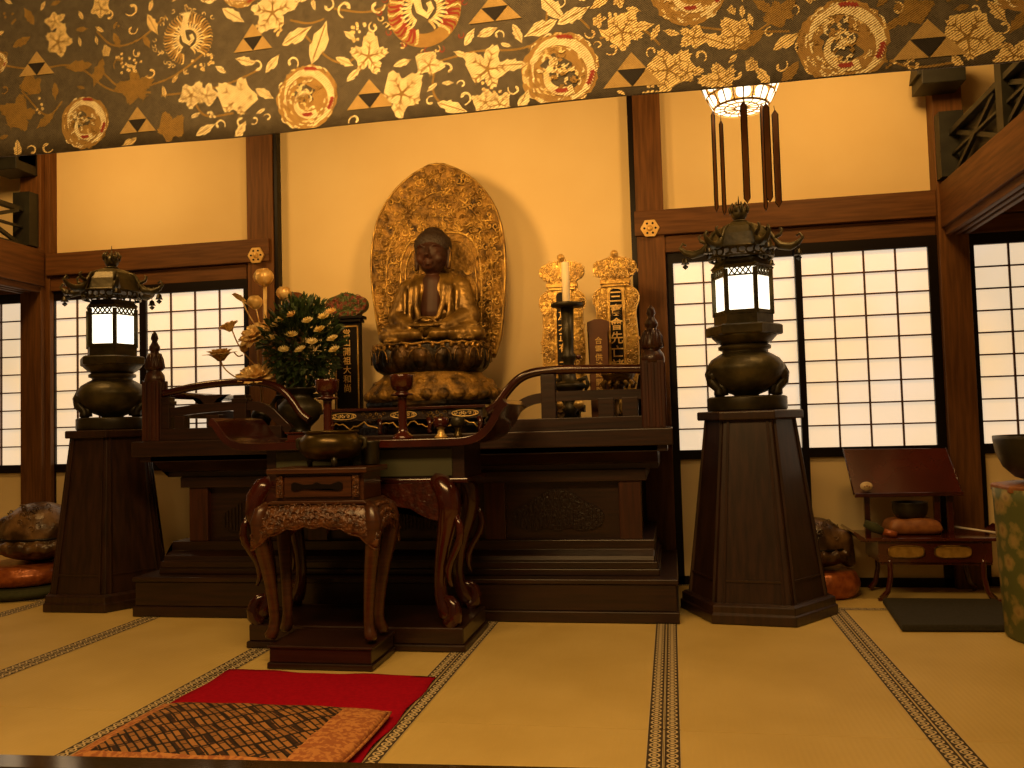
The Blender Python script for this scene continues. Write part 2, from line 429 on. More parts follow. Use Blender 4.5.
# pillars, and black strips standing in for the shaded gaps beside two of them
tn = [0]
def trim(mb, m, label, bevel=.004):
    tn[0] += 1; return struct(mb.build('trim_%d' % tn[0], m, None, bevel), label)
for x0, x1, y, l in ((-4.47, -4.305, 5.28, 'wooden pillar at the left corner'), (-2.765, -2.575, 5.32, 'wooden pillar left of the statue'),
                     (-.17, -.0, 5.32, 'wooden pillar right of the statue'), (1.555, 1.715, 5.28, 'wooden pillar at the right corner')):
    trim(MB().box(x0, x1, y, WY+.05, -.03, 3.3), 'pillar', l)
trim(MB().box(-4.312, -4.27, 5.325, WY+.04, -.03, 3.3), 'pillar', 'narrow post beside the left corner pillar')
for x0, x1 in ((-2.574, -2.548), (-.203, -.17)):
    trim(MB().box(x0, x1, 5.33, WY+.04, -.03, 3.3), 'blacklac', 'black strip standing in for the shaded gap beside a pillar', 0)
# head beams (upper nageshi and lower rail)
for x0, x1, l in ((-4.285, -2.60, 'head beam over the left paper screens'), (-.18, 1.555, 'head beam over the right paper screens'),
                  (1.715, 3.6, 'head beam at the far right'), (-6.6, -4.47, 'head beam at the far left')):
    b = MB(); b.box(x0, x1, 5.30, WY+.04, 2.135, 2.29); b.box(x0+(.0 if x0 != -.18 else .17), x1-(.18 if x1 == -2.60 else 0), 5.335, WY+.04, 2.03, 2.131)
    trim(b, 'beam', l)
# long side beams running from the corner pillars towards the front, with grooved undersides
for sx, x0, x1 in ((1, 1.57, 1.735), (-1, -4.49, -4.29)):
    b = MB(); b.box(x0, x1, -.9, 5.3, 2.06, 2.315)
    b.box(x0+.02, x0+.05, -.9, 5.3, 2.015, 2.06); b.box(x1-.05, x1-.02, -.9, 5.3, 2.015, 2.06); b.box((x0+x1)/2-.012, (x0+x1)/2+.012, -.9, 5.3, 2.015, 2.06)
    trim(b, 'beam', 'long side beam running forward on the %s' % ('right' if sx > 0 else 'left'))
    # openwork transom above the beam
    xc = 1.63 if sx > 0 else -4.38
    b = MB()
    b.box(xc-.07, xc+.06, 5.19, 5.30, 2.335, 2.71)
    b.box(xc-.022, xc+.022, -.9, 5.2, 2.318, 2.345)
    b.box(xc-.022, xc+.022, -.9, 5.2, 2.57, 2.60)
    b.box(xc-.022, xc+.022, -.9, 5.2, 2.94, 2.98)
    b.box(xc-.012, xc+.012, -.9, 5.2, 2.455, 2.47)
    if sx > 0: b.box(xc+.03, xc+.036, -.9, 5.2, 2.345, 2.585)  # dark sheet added behind the right lattice, standing in for the unlit room beyond
    y = 5.14
    while y > 0:
        b.bar((xc, y, 2.35), (xc, y-.60, 2.57), .022, .024); b.bar((xc+.012, y, 2.57), (xc+.012, y-.60, 2.35), .022, .024)
        b.box(xc-.03, xc+.03, y-.76, y-.68, 2.34, 2.95); y -= .72
    trim(b, 'ranma', 'dark openwork transom over the %s side beam' % ('right' if sx > 0 else 'left'), 0)
    b = MB(); b.box(xc-.18, xc+.05, 5.08, 5.29, 2.84, 3.02)
    b.prism([(xc-.20, 2.9), (xc-.18, 3.02), (xc+.05, 3.02), (xc+.05, 2.9)], 5.10, 5.27)
    trim(b, 'ranma', 'dark bracket block high on the %s corner pillar' % ('right' if sx > 0 else 'left'))
# hanging beam that carries the brocade
trim(MB().box(-6.6, 3.6, 3.03, 3.2, 2.78, 3.3), 'beam', 'dark beam carrying the brocade')

# shoji screens
wn = [0]
def window(x0, x1, cols, y, label, frame=(.03, .03), ztop=1.965, low=True):
    wn[0] += 1; r = sroot('window_%d' % wn[0], label, (x0, y, 0))
    a, c = x0+frame[0], x1-frame[1]
    b = MB(); b.box(x0, a, y-.02, y+.02, 0, 2.03); b.box(c, x1, y-.02, y+.02, 0, 2.03)
    b.box(x0, x1, y-.022, y+.022, ztop, 2.03); b.box(x0, x1, y-.022, y+.022, .755, .812); b.box(x0, x1, y-.02, y+.02, -.03, .05)
    b.build('frame', 'blacklac', r)
    b = MB()
    for i in range(1, cols): b.box(a+(c-a)*i/cols-.005, a+(c-a)*i/cols+.005, y-.012, y, .812, ztop)
    for k in range(1, 9):
        z = .812+(ztop-.812)*k/9; b.box(a, c, y-.011, y, z-.0045, z+.0045)
    b.build('lattice', 'lattice', r)
    MB().box(a, c, y+.001, y+.004, .812, ztop).build('paper', 'shoji', r)
    MB().box(a, c, y-.006, y+.006, .05, .757).build('lower_panel', 'plaster', r)
window(-4.34, -3.545, 4, 5.385, 'left paper screen behind the left lantern', (.075, .035))
window(-3.575, -2.77, 4, 5.345, 'paper screen between the left lantern and the gold flowers', (.05, .03))
window(.0, .80, 4, 5.385, 'paper screen behind the right lantern', (.045, .035))
window(.758, 1.574, 4, 5.345, 'paper screen right of the right lantern, above the reading board', (.038, .071))
window(1.72, 2.92, 6, 5.385, 'paper screen at the far right edge', (.045, .03))
window(-5.65, -4.47, 5, 5.385, 'paper screen at the far left edge', (.03, .01))

# ---------------------------------------------------------------- tatami
xs = [-5.7, -4.75, -3.80, -2.85, -1.90, -.952, -.06, .79, 1.72, 2.65]
COLN = ['at the far left edge', 'in the far left aisle', 'left of the altar', 'before the altar left end', 'under the red cloth', 'right of the red cloth', 'before the right pedestal', 'right of the right pedestal', 'under the green drum stand']
def strip(mb, x0, x1, y0, y1, z, along):
    uvl = mb.bm.loops.layers.uv.verify()
    vs = [mb.bm.verts.new(p) for p in ((x0,y0,z),(x1,y0,z),(x1,y1,z),(x0,y1,z))]
    f = mb.bm.faces.new(vs)
    L_ = (y1-y0)/.040 if along == 'Y' else (x1-x0)/.040
    co = ((0,0),(1,0),(1,L_),(0,L_)) if along == 'Y' else ((0,0),(0,L_),(1,L_),(1,0))
    for l, c in zip(f.loops, co): l[uvl].uv = c
def mat_(x0, x1, y0, y1, label, along):
    r = thing('tatami_mat', label, 'tatami mat', (x0, y0, -.03))
    MB().box(x0+.001, x1-.001, y0+.001, y1-.001, -.03, -.003).build('mat', 'tatami', r, .002)
    b = MB(); w = .052
    if along == 'Y': strip(b, x0+.001, x0+w, y0+.002, y1-.002, -.0012, 'Y'); strip(b, x1-w, x1-.001, y0+.002, y1-.002, -.0012, 'Y')
    else: strip(b, x0+.002, x1-.002, y0+.001, y0+w, -.0012, 'X'); strip(b, x0+.002, x1-.002, y1-w, y1-.001, -.0012, 'X')
    b.build('border_cloth', 'border', r)
for i in range(len(xs)-1):
    if i not in (0, 1, 8): mat_(xs[i], xs[i+1], .99, 2.87, 'tatami mat %s, front row' % COLN[i], 'Y')
    if i != 0: mat_(xs[i], xs[i+1], 2.87, 4.70, 'tatami mat %s, middle row' % COLN[i], 'Y')
for x0, x1, l in ((-5.7, -3.8, 'tatami mat along the back wall under the left wooden fish'), (-3.8, -1.9, 'tatami mat laid crosswise beneath the left half of the altar'), (-1.9, -.06, 'tatami mat laid crosswise beneath the right half of the altar'), (-.06, .79, 'short tatami mat behind the right pedestal'), (.79, 2.65, 'tatami mat laid crosswise under the low reading table')):
    mat_(x0, x1, 4.70, 5.38, l, 'X')
# foreground threshold
p0, p1 = onz(0, 752, .09), onz(450, 762, .09)
d = (p1-p0).normalized(); nrm = Vector((d.y, -d.x, 0))
a = p0-d*1.2; c = p0+d*2.1
b = MB()
q = [a, c, c+nrm*.12, a+nrm*.12]
lo = [b.bm.verts.new((v.x, v.y, .002)) for v in q]; hi = [b.bm.verts.new((v.x, v.y, .09)) for v in q]
b._f(lo[::-1]); b._f(hi)
for i in range(4): b._f([lo[i], lo[(i+1)%4], hi[(i+1)%4], hi[i]])
tag(b.build('threshold_rail', 'raillac', None, .018), 'glossy black lacquered rail lying across the bottom edge of the view', 'rail')

# ================================================================ BROCADE HANGING
BY = 3.0
def cy(x): return BY + .012*sin(x*2.3)+.006*sin(x*7)
b = MB()
ztop, nx_, nz_ = 2.80, 120, 8
cols = []
for i in range(nx_+1):
    x = -4.6+6.6*i/nx_; zb = 2.137+.006*sin(x*2.0+1)
    cols.append([b.bm.verts.new((x, cy(x), zb+(ztop-zb)*k/nz_)) for k in range(nz_+1)])
for i in range(nx_):
    for k in range(nz_):
        f = b._f([cols[i][k], cols[i+1][k], cols[i+1][k+1], cols[i][k+1]]); f.smooth = True
ret = bmesh.ops.extrude_face_region(b.bm, geom=b.bm.faces[:])
bmesh.ops.translate(b.bm, verts=[g for g in ret['geom'] if isinstance(g, bmesh.types.BMVert)], vec=(0, .008, 0))
broc = b.build('brocade_hanging', ['twill'])
tag(broc, 'dark brocade hanging with gold leaves, dragon roundels and triangle crests across the top', 'brocade curtain')
# motifs woven in: laid on the cloth surface as one layer
mo = MB(); MK = ['thread', 'threadpale', 'threadtan', 'threadred', 'threaddim', 'twill', 'threadcrest', 'threaddark']
S = 3.0*1.02/F     # metres per photo pixel at the cloth
def bp_(px, py, dx, dz, lay):
    p = at(px, py, BY); x = p.x+dx; return Vector((x, cy(x)-.0008*lay-.0006, max(p.z+dz, 2.139+.006*sin(x*2.0+1))))
def mpoly(px, py, pts, mi, lay=1):
    mo.mi = mi; mo.flat([bp_(px, py, u, v, lay) for u, v in pts])
def ribbon(px, py, pts, w, mi, lay=1):
    mo.mi = mi; L = []; R_ = []
    for i, (u, v) in enumerate(pts):
        a = pts[max(i-1, 0)]; c = pts[min(i+1, len(pts)-1)]; tx, tz = c[0]-a[0], c[1]-a[1]; l = math.hypot(tx, tz) or 1
        ww = w(i/(len(pts)-1)) if callable(w) else w
        L.append(bp_(px, py, u-tz/l*ww, v+tx/l*ww, lay)); R_.append(bp_(px, py, u+tz/l*ww, v-tx/l*ww, lay))
    lv = [mo.bm.verts.new(p) for p in L]; rv = [mo.bm.verts.new(p) for p in R_]
    for i in range(len(pts)-1): mo._f([lv[i], lv[i+1], rv[i+1], rv[i]])
def grape(px, py, s, rot, mi):
    pts = []
    for k in range(60):
        a = 2*pi*k/60; lob = abs(cos(2.5*(a-pi/2)))**1.4; jag = .13*(k % 2)
        r = (.58+.52*lob-jag)*s*(1+.13*sin(int((a+.3)/1.2566)*2.1+px))*(1 if sin(a) > -.5 else .8)
        pts.append((r*cos(a+rot), r*sin(a+rot)))
    mpoly(px, py, pts, mi)
    for k in range(5):
        a = pi/2+rot+2*pi*k/5; ribbon(px, py, [(0, 0), (.75*s*cos(a), .75*s*sin(a))], lambda t: .05*s*(1-t)+.004*s, 4, 2)
        for q, o in ((.35,.5),(.35,-.5),(.6,.4),(.6,-.4)):
            ribbon(px, py, [(q*s*cos(a), q*s*sin(a)), ((q+.25)*s*cos(a+o*.7), (q+.25)*s*sin(a+o*.7))], lambda t: .035*s*(1-t)+.003*s, 4, 2)
def leaf(px, py, s, rot, mi):
    pts = [(0, 1), (.28, .62), (.2, .55), (.42, .2), (.3, .15), (.38, -.25), (.12, -.6), (0, -1), (-.2, -.55), (-.42, -.2), (-.3, -.08), (-.4, .3), (-.2, .4), (-.22, .7)]
    mpoly(px, py, [(s*(u*cos(rot)-v*sin(rot)), s*(u*sin(rot)+v*cos(rot))) for u, v in pts], mi)
    ribbon(px, py, [(s*.8*sin(rot), -s*.8*cos(rot)), (-s*.8*sin(rot), s*.8*cos(rot))], .03*s, 4, 2)
def curl2(px, py, s, rot, hand, mi):
    pts = []
    for k in range(16):
        t = k/15; a = rot+hand*t*4.6; r = s*(1-.72*t); pts.append((r*cos(a), r*sin(a)))
    ribbon(px, py, pts, lambda t: .16*s*(.5+t*.9), mi)
def medallion(px, py, rpx, red=False, mi=2):
    s = rpx*S; n = 64; rr = random.Random(int(px)+5)
    rad = [s*(.95+rr.uniform(-.035, .05)) for k in range(n)]
    mpoly(px, py, [(rad[k]*cos(2*pi*k/n), rad[k]*sin(2*pi*k/n)) for k in range(n)], mi)
    for k in range(90):                          # speckle of scales and feathers round the rim
        a = rr.uniform(0, 6.28); q = s*rr.uniform(.55, .97)
        ribbon(px, py, [(q*cos(a), q*sin(a)), (q*1.03*cos(a+.12), q*1.03*sin(a+.12)), (q*cos(a+.22), q*sin(a+.22))], lambda t: s*.028*(1-t)+s*.006, rr.choice([1, 0, 1, 4]), 2)
    pts = []
    for k in range(48):
        t = k/47; a = -1.2+t*4.6; r = s*(.80-.10*t+.035*sin(11*t)); pts.append((r*cos(a), r*sin(a)))
    ribbon(px, py, pts, lambda t: s*(.10*sin(pi*min(1, t+.06))+.02), 1 if not red else 3, 3)
    pts = [(s*(.62-.5*t)*cos(-1.0-3.4*t), s*(.60-.42*t)*sin(-1.0-3.4*t)) for t in [k/20 for k in range(21)]]
    mpoly(px, py, [(s*(.36+.08*sin(5*a+px))*cos(a)-s*.1, s*(.27+.09*cos(3*a+1))*sin(a)+s*.1) for a in [2*pi*k/26 for k in range(26)]], 5, 3)
    ribbon(px, py, pts, lambda t: s*(.09*(1-t)+.03), 1, 4)
    for k in range(34):
        a = rr.uniform(0, 6.28); q = s*rr.uniform(.0, .55)
        c2 = (q*cos(a)-s*.05, q*sin(a)+s*.05); aa = rr.uniform(0, 6.28)
        ribbon(px, py, [(c2[0]+s*.16*t*cos(aa+t*2), c2[1]+s*.16*t*sin(aa+t*2)) for t in (0, .35, .7, 1)], lambda t: s*.045*(1-t)+s*.01, rr.choice([1, 2, 0, 1, 4]), 5)
    for a, q in ((1.25, .82), (-.55, .80), (-1.75, .55)):
        for k in range(5):
            u, v = s*q*cos(a+k*.09), s*q*sin(a+k*.09)
            ribbon(px, py, [(u, v), (u+s*.06, v+s*.05), (u+s*.1, v-s*.02)], lambda t: s*.05*(1-t)+s*.012, 3, 6)
def phoenix(px, py, rpx, red):
    s = rpx*S; rr = random.Random(int(px))
    if red: mpoly(px, py, [(s*.98*cos(t), s*1.02*sin(t)) for t in [2*pi*k/40 for k in range(40)]], 2, 1); mpoly(px, py, [(s*.62*cos(t), s*.66*sin(t)) for t in [2*pi*k/40 for k in range(40)]], 5, 2)
    for ring_, q0, q1, mi in ((0, .58, .92, 3 if red else 2), (1, .34, .60, 1)):
        for k in range(40-14*ring_):
            a = -.9+2*pi*.86*k/(40-14*ring_)-pi*.1*ring_
            ribbon(px, py, [(s*q0*cos(a), s*q0*sin(a)), (s*(q0+q1)/2*cos(a+.10), s*(q0+q1)/2*sin(a+.10)), (s*q1*cos(a+.12), s*q1*sin(a+.12)), (s*(q1+.05)*cos(a+.05), s*(q1+.05)*sin(a+.05))], lambda t: s*.045*(1-.6*t), mi if k % 3 else 0, 3+ring_)
    for k in range(26):
        a, q = rr.uniform(0, 6.28), rr.uniform(.95, 1.15)
        curl2(px+rpx*q*cos(a), py+rpx*q*sin(a), s*.10, a, rr.choice([-1, 1]), 3 if red and k % 2 else 0)
    ribbon(px, py, [(-.02*s, .95*s), (-.10*s, .62*s), (-.20*s, .3*s), (-.12*s, -.05*s), (.08*s, -.2*s), (.2*s, -.02*s), (.12*s, .15*s)], lambda t: s*(.12-.05*t), 1, 6)
    for k in range(7):
        ribbon(px, py, [(-.05*s, .8*s), (s*(-.35+.1*k), s*(1.05-.02*abs(k-3)))], lambda t: s*.05*(1-t)+.003*s, 1, 5)
def crest(px, py, w, h, mi=6):
    W, H_ = w*S, h*S; t = .5
    for ox, oz in ((0, .5), (-.25, 0), (.25, 0)):
        u = ox*W; v = oz*H_-H_*.5
        mpoly(px, py, [(u-.25*W*.97, v), (u+.25*W*.97, v), (u, v+.5*H_*.97)], mi, 4)
    mpoly(px, py, [(-.235*W, -.015*H_), (.235*W, -.015*H_), (0, -.47*H_)], 7, 4)
# vines first
vines = [[(-20,60),(30,70),(75,60),(110,95),(150,85),(175,75),(205,50)],[(95,30),(112,48),(140,40),(165,15)],[(100,70),(120,90),(150,92)],[(160,95),(215,88),(260,68)],[(300,30),(330,62),(352,66),(370,40)],
 [(290,20),(310,25),(325,20)],[(335,10),(372,16),(400,0)],[(435,70),(432,95),(448,110)],[(440,62),(480,50),(520,52),(545,40),(548,10)],[(575,15),(590,30)],[(600,40),(640,25),(660,45)],[(690,25),(740,30),(790,30)],[(735,45),(780,15)],[(890,60),(915,68),(960,60)],[(960,20),(1000,45),(1024,50)],[(20,90),(45,120),(60,100)],[(190,90),(200,118),(232,112)]]
for v in vines:
    v = smoothpoly(v, 3, False); o = v[0]; P0 = at(o[0], o[1], BY)
    pts = []
    for px, py in v:
        p = at(px, py, BY); pts.append((p.x-P0.x, p.z-P0.z))
    ribbon(o[0], o[1], pts, .004, 4, 0)
rr = random.Random(3)
G = [(56,41,17),(17,115,20),(53,20,11),(135,88,20),(205,95,13),(236,98,22),(190,95,14),(272,12,23),(170,128,16),(370,58,20),(403,95,22),(488,70,22),(430,66,14),(500,105,13),(486,103,13),(622,33,18),(668,70,21),(693,37,13),(735,34,16),(687,72,12),(969,36,24),(912,10,16),(720,79,16),(782,12,14),(30,85,13),(1015,54,14),(100,8,12)]
for px, py, s in G: grape(px, py, s*S*1.12, rr.uniform(-.6, .6), 1 if 180 < px < 560 else rr.choice([0, 0, 0, 4]) if px < 180 or px > 720 else 0)  # paler mid-cloth, dimmer towards the ends: light falloff put into thread colour
Lf = [(27,15,11),(77,65,15),(97,72,15),(20,41,11),(53,90,9),(116,40,9),(152,24,12),(146,41,8),(264,93,11),(272,63,11),(297,36,17),(320,43,21),(232,14,14),(244,60,11),(204,129,11),(239,130,11),(355,76,9),(400,113,11),(453,108,15),(511,66,14),(488,33,10),(518,35,10),(541,30,16),(551,8,17),(574,17,16),(524,103,12),(606,36,8),(642,27,11),(655,33,8),(717,40,16),(747,40,16),(787,40,13),(764,76,11),(790,72,12),(43,120,12),(16,150,11),(128,143,10),(764,5,11),(958,60,9),(982,40,10),(999,10,12),(346,63,10),(840,-5,10),(600,4,10),(470,38,9),(895,22,9),(1020,20,12)]
for px, py, s in Lf: leaf(px, py, s*S*1.15, rr.uniform(-2.8, 2.8), 1 if 200 < px < 600 else rr.choice([0, 4, 4]) if px < 150 or px > 740 else 0)  # same painted falloff: pale thread in the lit middle, dim at both ends
Cl = [(108,15,7),(131,8,9),(256,66,8),(292,63,8),(218,124,7),(448,70,8),(465,98,8),(378,8,9),(484,66,7),(515,90,7),(150,72,7),(347,10,10),(356,122,7),(499,36,6),(612,50,7),(619,96,8),(665,88,7),(737,72,9),(794,8,6),(915,65,7),(781,65,7),(45,146,8),(898,8,7),(1005,25,7),(329,7,8),(652,52,6),(128,146,7),(240,120,7),(30,150,7),(560,5,6),(700,55,7)]
for px, py, s in Cl: curl2(px, py, s*S, rr.uniform(0, 6), rr.choice([-1, 1]), 1 if 180 < px < 600 else 0)  # pale thread paints the lit middle of the cloth
for px, py in ((133,64),(268,26),(365,34),(495,92),(612,24),(128,60),(905,62),(655,85),(200,60),(30,105)):
    for k in range(12):
        u, v = rr.uniform(-13, 13), rr.uniform(-9, 9)
        mpoly(px+u, py+v, [(1.9*S*cos(t), 1.9*S*sin(t)) for t in [2*pi*j/7 for j in range(7)]], 0)
for px, py, r in ((83,122,31),(307,98,36),(560,72,40),(843,42,43)): medallion(px, py, r)
medallion(-4, 62, 14); medallion(240, -14, 24, True); medallion(688, -12, 38, False, 2); medallion(1030, -30, 40)
phoenix(187, 38, 30, False); phoenix(425, 10, 40, True)
for px, py, w, h in ((35,62,45,28),(137,119,45,29),(252,36,46,30),(371,95,51,31),(495,8,56,30),(632,70,58,35),(929,37,66,37),(780,-25,60,34)): crest(px, py, w, h)
occ = [(p[0], p[1], p[2]*1.0) for p in G+Lf+Cl]+[(83,122,31),(307,98,36),(560,72,40),(843,42,43),(187,38,34),(425,10,44),(688,-12,40)]+[(p[0], p[1], p[2]*.6) for p in ((35,62,45),(137,119,45),(252,36,46),(371,95,51),(495,8,56),(632,70,58),(929,37,66))]
k = 0; tries = 0
while k < 330 and tries < 12000:
    tries += 1; px = rr.uniform(-60, 1130); lowy = 152-.090*px; py = rr.uniform(-110, lowy-6); s = rr.uniform(4.5, 9)+(6 if py < -20 else 0)
    if any((px-u)**2+(py-v)**2 < (w+s*.95)**2 for u, v, w in occ): continue
    occ.append((px, py, s)); k += 1; mi = 1 if 190 < px < 590 else 0  # filler motifs follow the painted light: pale thread in the middle
    if px < 120 or px > 780: mi = rr.choice([0, 4])  # dim thread mixed in at the ends, painting the falloff
    q = rr.random()
    if q < .5: leaf(px, py, s*S*1.2, rr.uniform(-3, 3), mi)
    elif q < .75: curl2(px, py, s*S, rr.uniform(0, 6), rr.choice([-1, 1]), mi)
    elif q < .9: grape(px, py, s*S*1.1, rr.uniform(0, 6), mi)
    else:
        for j in range(6):
            u, v = rr.uniform(-s, s)*.8, rr.uniform(-s, s)*.8
            mpoly(px+u, py+v, [(1.7*S*cos(t), 1.7*S*sin(t)) for t in [2*pi*i/7 for i in range(7)]], mi)
mo.build('woven_motifs', MK, broc)
# ================================================================ LANTERN PEDESTALS
def pedestal(cx, cy_, rot, label):
    r = thing('lantern_pedestal', label, 'pedestal', (cx, cy_, 0), 'hexagonal lantern pedestals')
    b = MB(); b.lathe([(.395,0),(.395,.045),(.385,.05),(.385,.085),(.365,.095)], (cx,cy_,0), 6, rot); b.build('base', 'pedwood', r, .004)
    b = MB(); b.lathe([(.350,.09),(.232,.995)], (cx,cy_,0), 6, rot); b.build('shaft', 'pedwood', r, .003)
    b = MB()
    for k in range(6):
        a0 = rot+k*pi/3; a1 = a0+pi/3
        P = lambda a, R_, z: Vector((cx+R_*cos(a), cy_+R_*sin(a), z))
        for t in (.10, .90):
            lo = P(a0,.353,.095).lerp(P(a1,.353,.095), t); hi = P(a0,.236,.99).lerp(P(a1,.236,.99), t)
            b.bar(lo, hi, .012, .012)
        b.bar(P(a0,.338,.20).lerp(P(a1,.338,.20),.1), P(a0,.338,.20).lerp(P(a1,.338,.20),.9), .010, .010)
    b.build('panel_moulding', 'pedwood', r)
    b = MB(); b.lathe([(.265,.99),(.27,.995),(.27,1.03),(.262,1.036)], (cx,cy_,0), 6, rot); b.build('cap', 'pedwood', r, .003)
    return r
pedestal(-3.39, 4.75, 0, 'dark hexagonal wooden pedestal under the left bronze lantern')
pedestal(.402, 4.66, radians(-8), 'dark hexagonal wooden pedestal under the right bronze lantern')

# ================================================================ BRONZE LANTERNS
def lantern():
    O = (0, 0, 0)
    r = thing('bronze_lantern', 'bronze temple lantern glowing on the left pedestal', 'lantern', O, 'bronze lanterns on pedestals')
    MB().lathe([(.20,0),(.205,.008),(.205,.068),(.19,.075)], O, 24).build('round_base', 'bronzedark', r, .003)
    b = MB(); b.lathe([(.055,.075),(.07,.085),(.11,.10),(.155,.135),(.19,.18),(.203,.215),(.20,.235),(.175,.27),(.135,.295),(.115,.305),(.115,.315),(.135,.322),(.135,.338),(.122,.345)], O, 40)
    bowl = b.build('bowl', 'bronze', r)
    for k in range(2):                     # beast-shaped handles reaching down to the base
        s = -1 if k else 1; b = MB()
        b.tube([(s*.185,-.03,.235),(s*.195,-.04,.195),(s*.180,-.05,.15),(s*.150,-.055,.12),(s*.145,-.055,.09),(s*.150,-.06,.075)], [.014,.022,.030,.028,.030,.026], 8)
        b.ball((s*.178,-.06,.185), .030, 10, 8, (1,.8,1)); b.tube([(s*.16,-.05,.15),(s*.125,-.06,.12),(s*.12,-.06,.08)], [.024,.022,.02], 7)
        b.build('beast_handle', 'bronzedark', bowl)
    b = MB(); b.lathe([(.115,.345),(.14,.36),(.165,.385),(.17,.395)], O, 24); b.build('lotus_collar', 'bronze', r)
    b = MB(); b.lathe([(.188,.392),(.198,.398),(.198,.440),(.18,.448)], O, 6, pi/6+.3); b.build('platform', 'bronze', r, .003)
    b = MB(); b.lathe([(.152,.448),(.152,.50),(.146,.512)], O, 6, pi/6+.3)
    for k in range(6):
        a = pi/6+.3+k*pi/3; p = Vector((.146*cos(a), .146*sin(a), .50)); b.bar(p, p+Vector((0,0,.235)), .022, .022)
        a2 = a+pi/3; q = Vector((.146*cos(a2), .146*sin(a2), .5))
        for z, h in ((.745, .012), (.70, .008), (.512, .018)):
            b.bar(Vector((p.x,p.y,z)), Vector((q.x,q.y,z)), .014, h)
        for j in range(4):               # diamond openings in the upper band
            t0, t1 = .12+j*.19, .31+j*.19
            A0 = Vector((p.x,p.y,0)).lerp(Vector((q.x,q.y,0)), t0); B0 = Vector((p.x,p.y,0)).lerp(Vector((q.x,q.y,0)), t1)
            b.bar(A0+Vector((0,0,.703)), B0+Vector((0,0,.742)), .008, .007); b.bar(A0+Vector((0,0,.742)), B0+Vector((0,0,.703)), .008, .007)
    b.build('firebox_frame', 'bronze', r)
    for k in range(6):
        a = pi/6+.3+k*pi/3; a2 = a+pi/3; R_ = .138
        p, q = Vector((R_*cos(a), R_*sin(a), 0)), Vector((R_*cos(a2), R_*sin(a2), 0))
        b = MB(); b.flat([p+Vector((0,0,.515)), q+Vector((0,0,.515)), q+Vector((0,0,.742)), p+Vector((0,0,.742))]); b.build('glass_pane', 'lampglass', r, solid=.003)
    b = MB(); b.lathe([(.152,.745),(.16,.755),(.14,.775),(.135,.79)], O, 6, pi/6+.3)
    b.build('neck_ring', 'bronze', r)
    b = MB()                              # openwork cloud frieze under the eave
    for k in range(26):
        a = 2*pi*k/26; R_ = .165
        c = Vector((R_*cos(a), R_*sin(a), .822)); t = Vector((-sin(a), cos(a), 0))
        pts = [c+t*(.022*cos(q))+Vector((0,0,.018*sin(q)+.004*(k % 2))) for q in [i*5.2/7+k for i in range(8)]]
        b.tube(pts, .0058, 5)
    b.lathe([(.158,.795),(.168,.797),(.168,.803),(.158,.805)], O, 30, cap=False); b.lathe([(.165,.84),(.178,.842),(.178,.85),(.165,.853)], O, 30, cap=False)
    b.build('openwork_frieze', 'bronze', r)
    b = MB(); b.lathe([(.195,.845),(.172,.853),(.162,.88),(.150,.92),(.122,.96),(.08,.985),(.04,.995)], O, 6, pi/6+.3, smooth=False)
    roof = b.build('roof', 'bronze', r, .004)
    for k in range(6):
        a = pi/6+.3+k*pi/3; dv = Vector((cos(a), sin(a), 0))
        b = MB(); b.tube([dv*.06+Vector((0,0,.985)), dv*.14+Vector((0,0,.95)), dv*.175+Vector((0,0,.89)), dv*.20+Vector((0,0,.855)), dv*.25+Vector((0,0,.845)), dv*.29+Vector((0,0,.862)), dv*.315+Vector((0,0,.89)), dv*.30+Vector((0,0,.912)), dv*.283+Vector((0,0,.898))], [.006,.010,.012,.022,.022,.015,.009,.007,.006], 8)
        b.tube([dv*.175+Vector((0,0,.9)), dv*.205+Vector((0,0,.915)), dv*.215+Vector((0,0,.94)), dv*.2+Vector((0,0,.95))], [.012,.01,.007,.005], 6)
        arm = b.build('curled_arm', 'bronze', roof)
        c = dv*.29
        b = MB(); b.tube([c+Vector((0,0,.86)), c+Vector((0,0,.83))], .0025, 5)
        b.lathe([(.006,.832),(.014,.826),(.017,.808),(.024,.798)], (c.x, c.y, 0), 12); b.lathe([(.001,.798),(.016,.786),(.016,.782),(.001,.768)], (c.x, c.y, 0), 4)
        b.build('hanging_bell', 'bronzedark', roof)
    b = MB(); b.lathe([(.03,.99),(.045,1.0),(.03,1.008)], O, 16); b.ball((0,0,1.043), .043, 16, 12)
    for k in range(9):
        a = 2*pi*k/9; d_ = Vector((cos(a), sin(a), 0))
        b.tube([d_*.044+Vector((0,0,1.045)), d_*.052+Vector((0,0,1.075)), d_*.036+Vector((0,0,1.098)), d_*.028+Vector((0,0,1.085))], [.006,.006,.004,.003], 5)
    b.tube([(0,0,1.08),(0,0,1.14)], [.007,.001], 6)
    b.build('flaming_jewel', 'bronze', r)
    return r
ln = lantern(); ln.location = (-3.375, 4.75, 1.037)
l2 = copy_tree(ln); l2.location = (.392, 4.66, 1.037); l2.rotation_euler.z = radians(5); l2['label'] = 'bronze temple lantern glowing on the right pedestal'
ln.rotation_euler.z = radians(24)

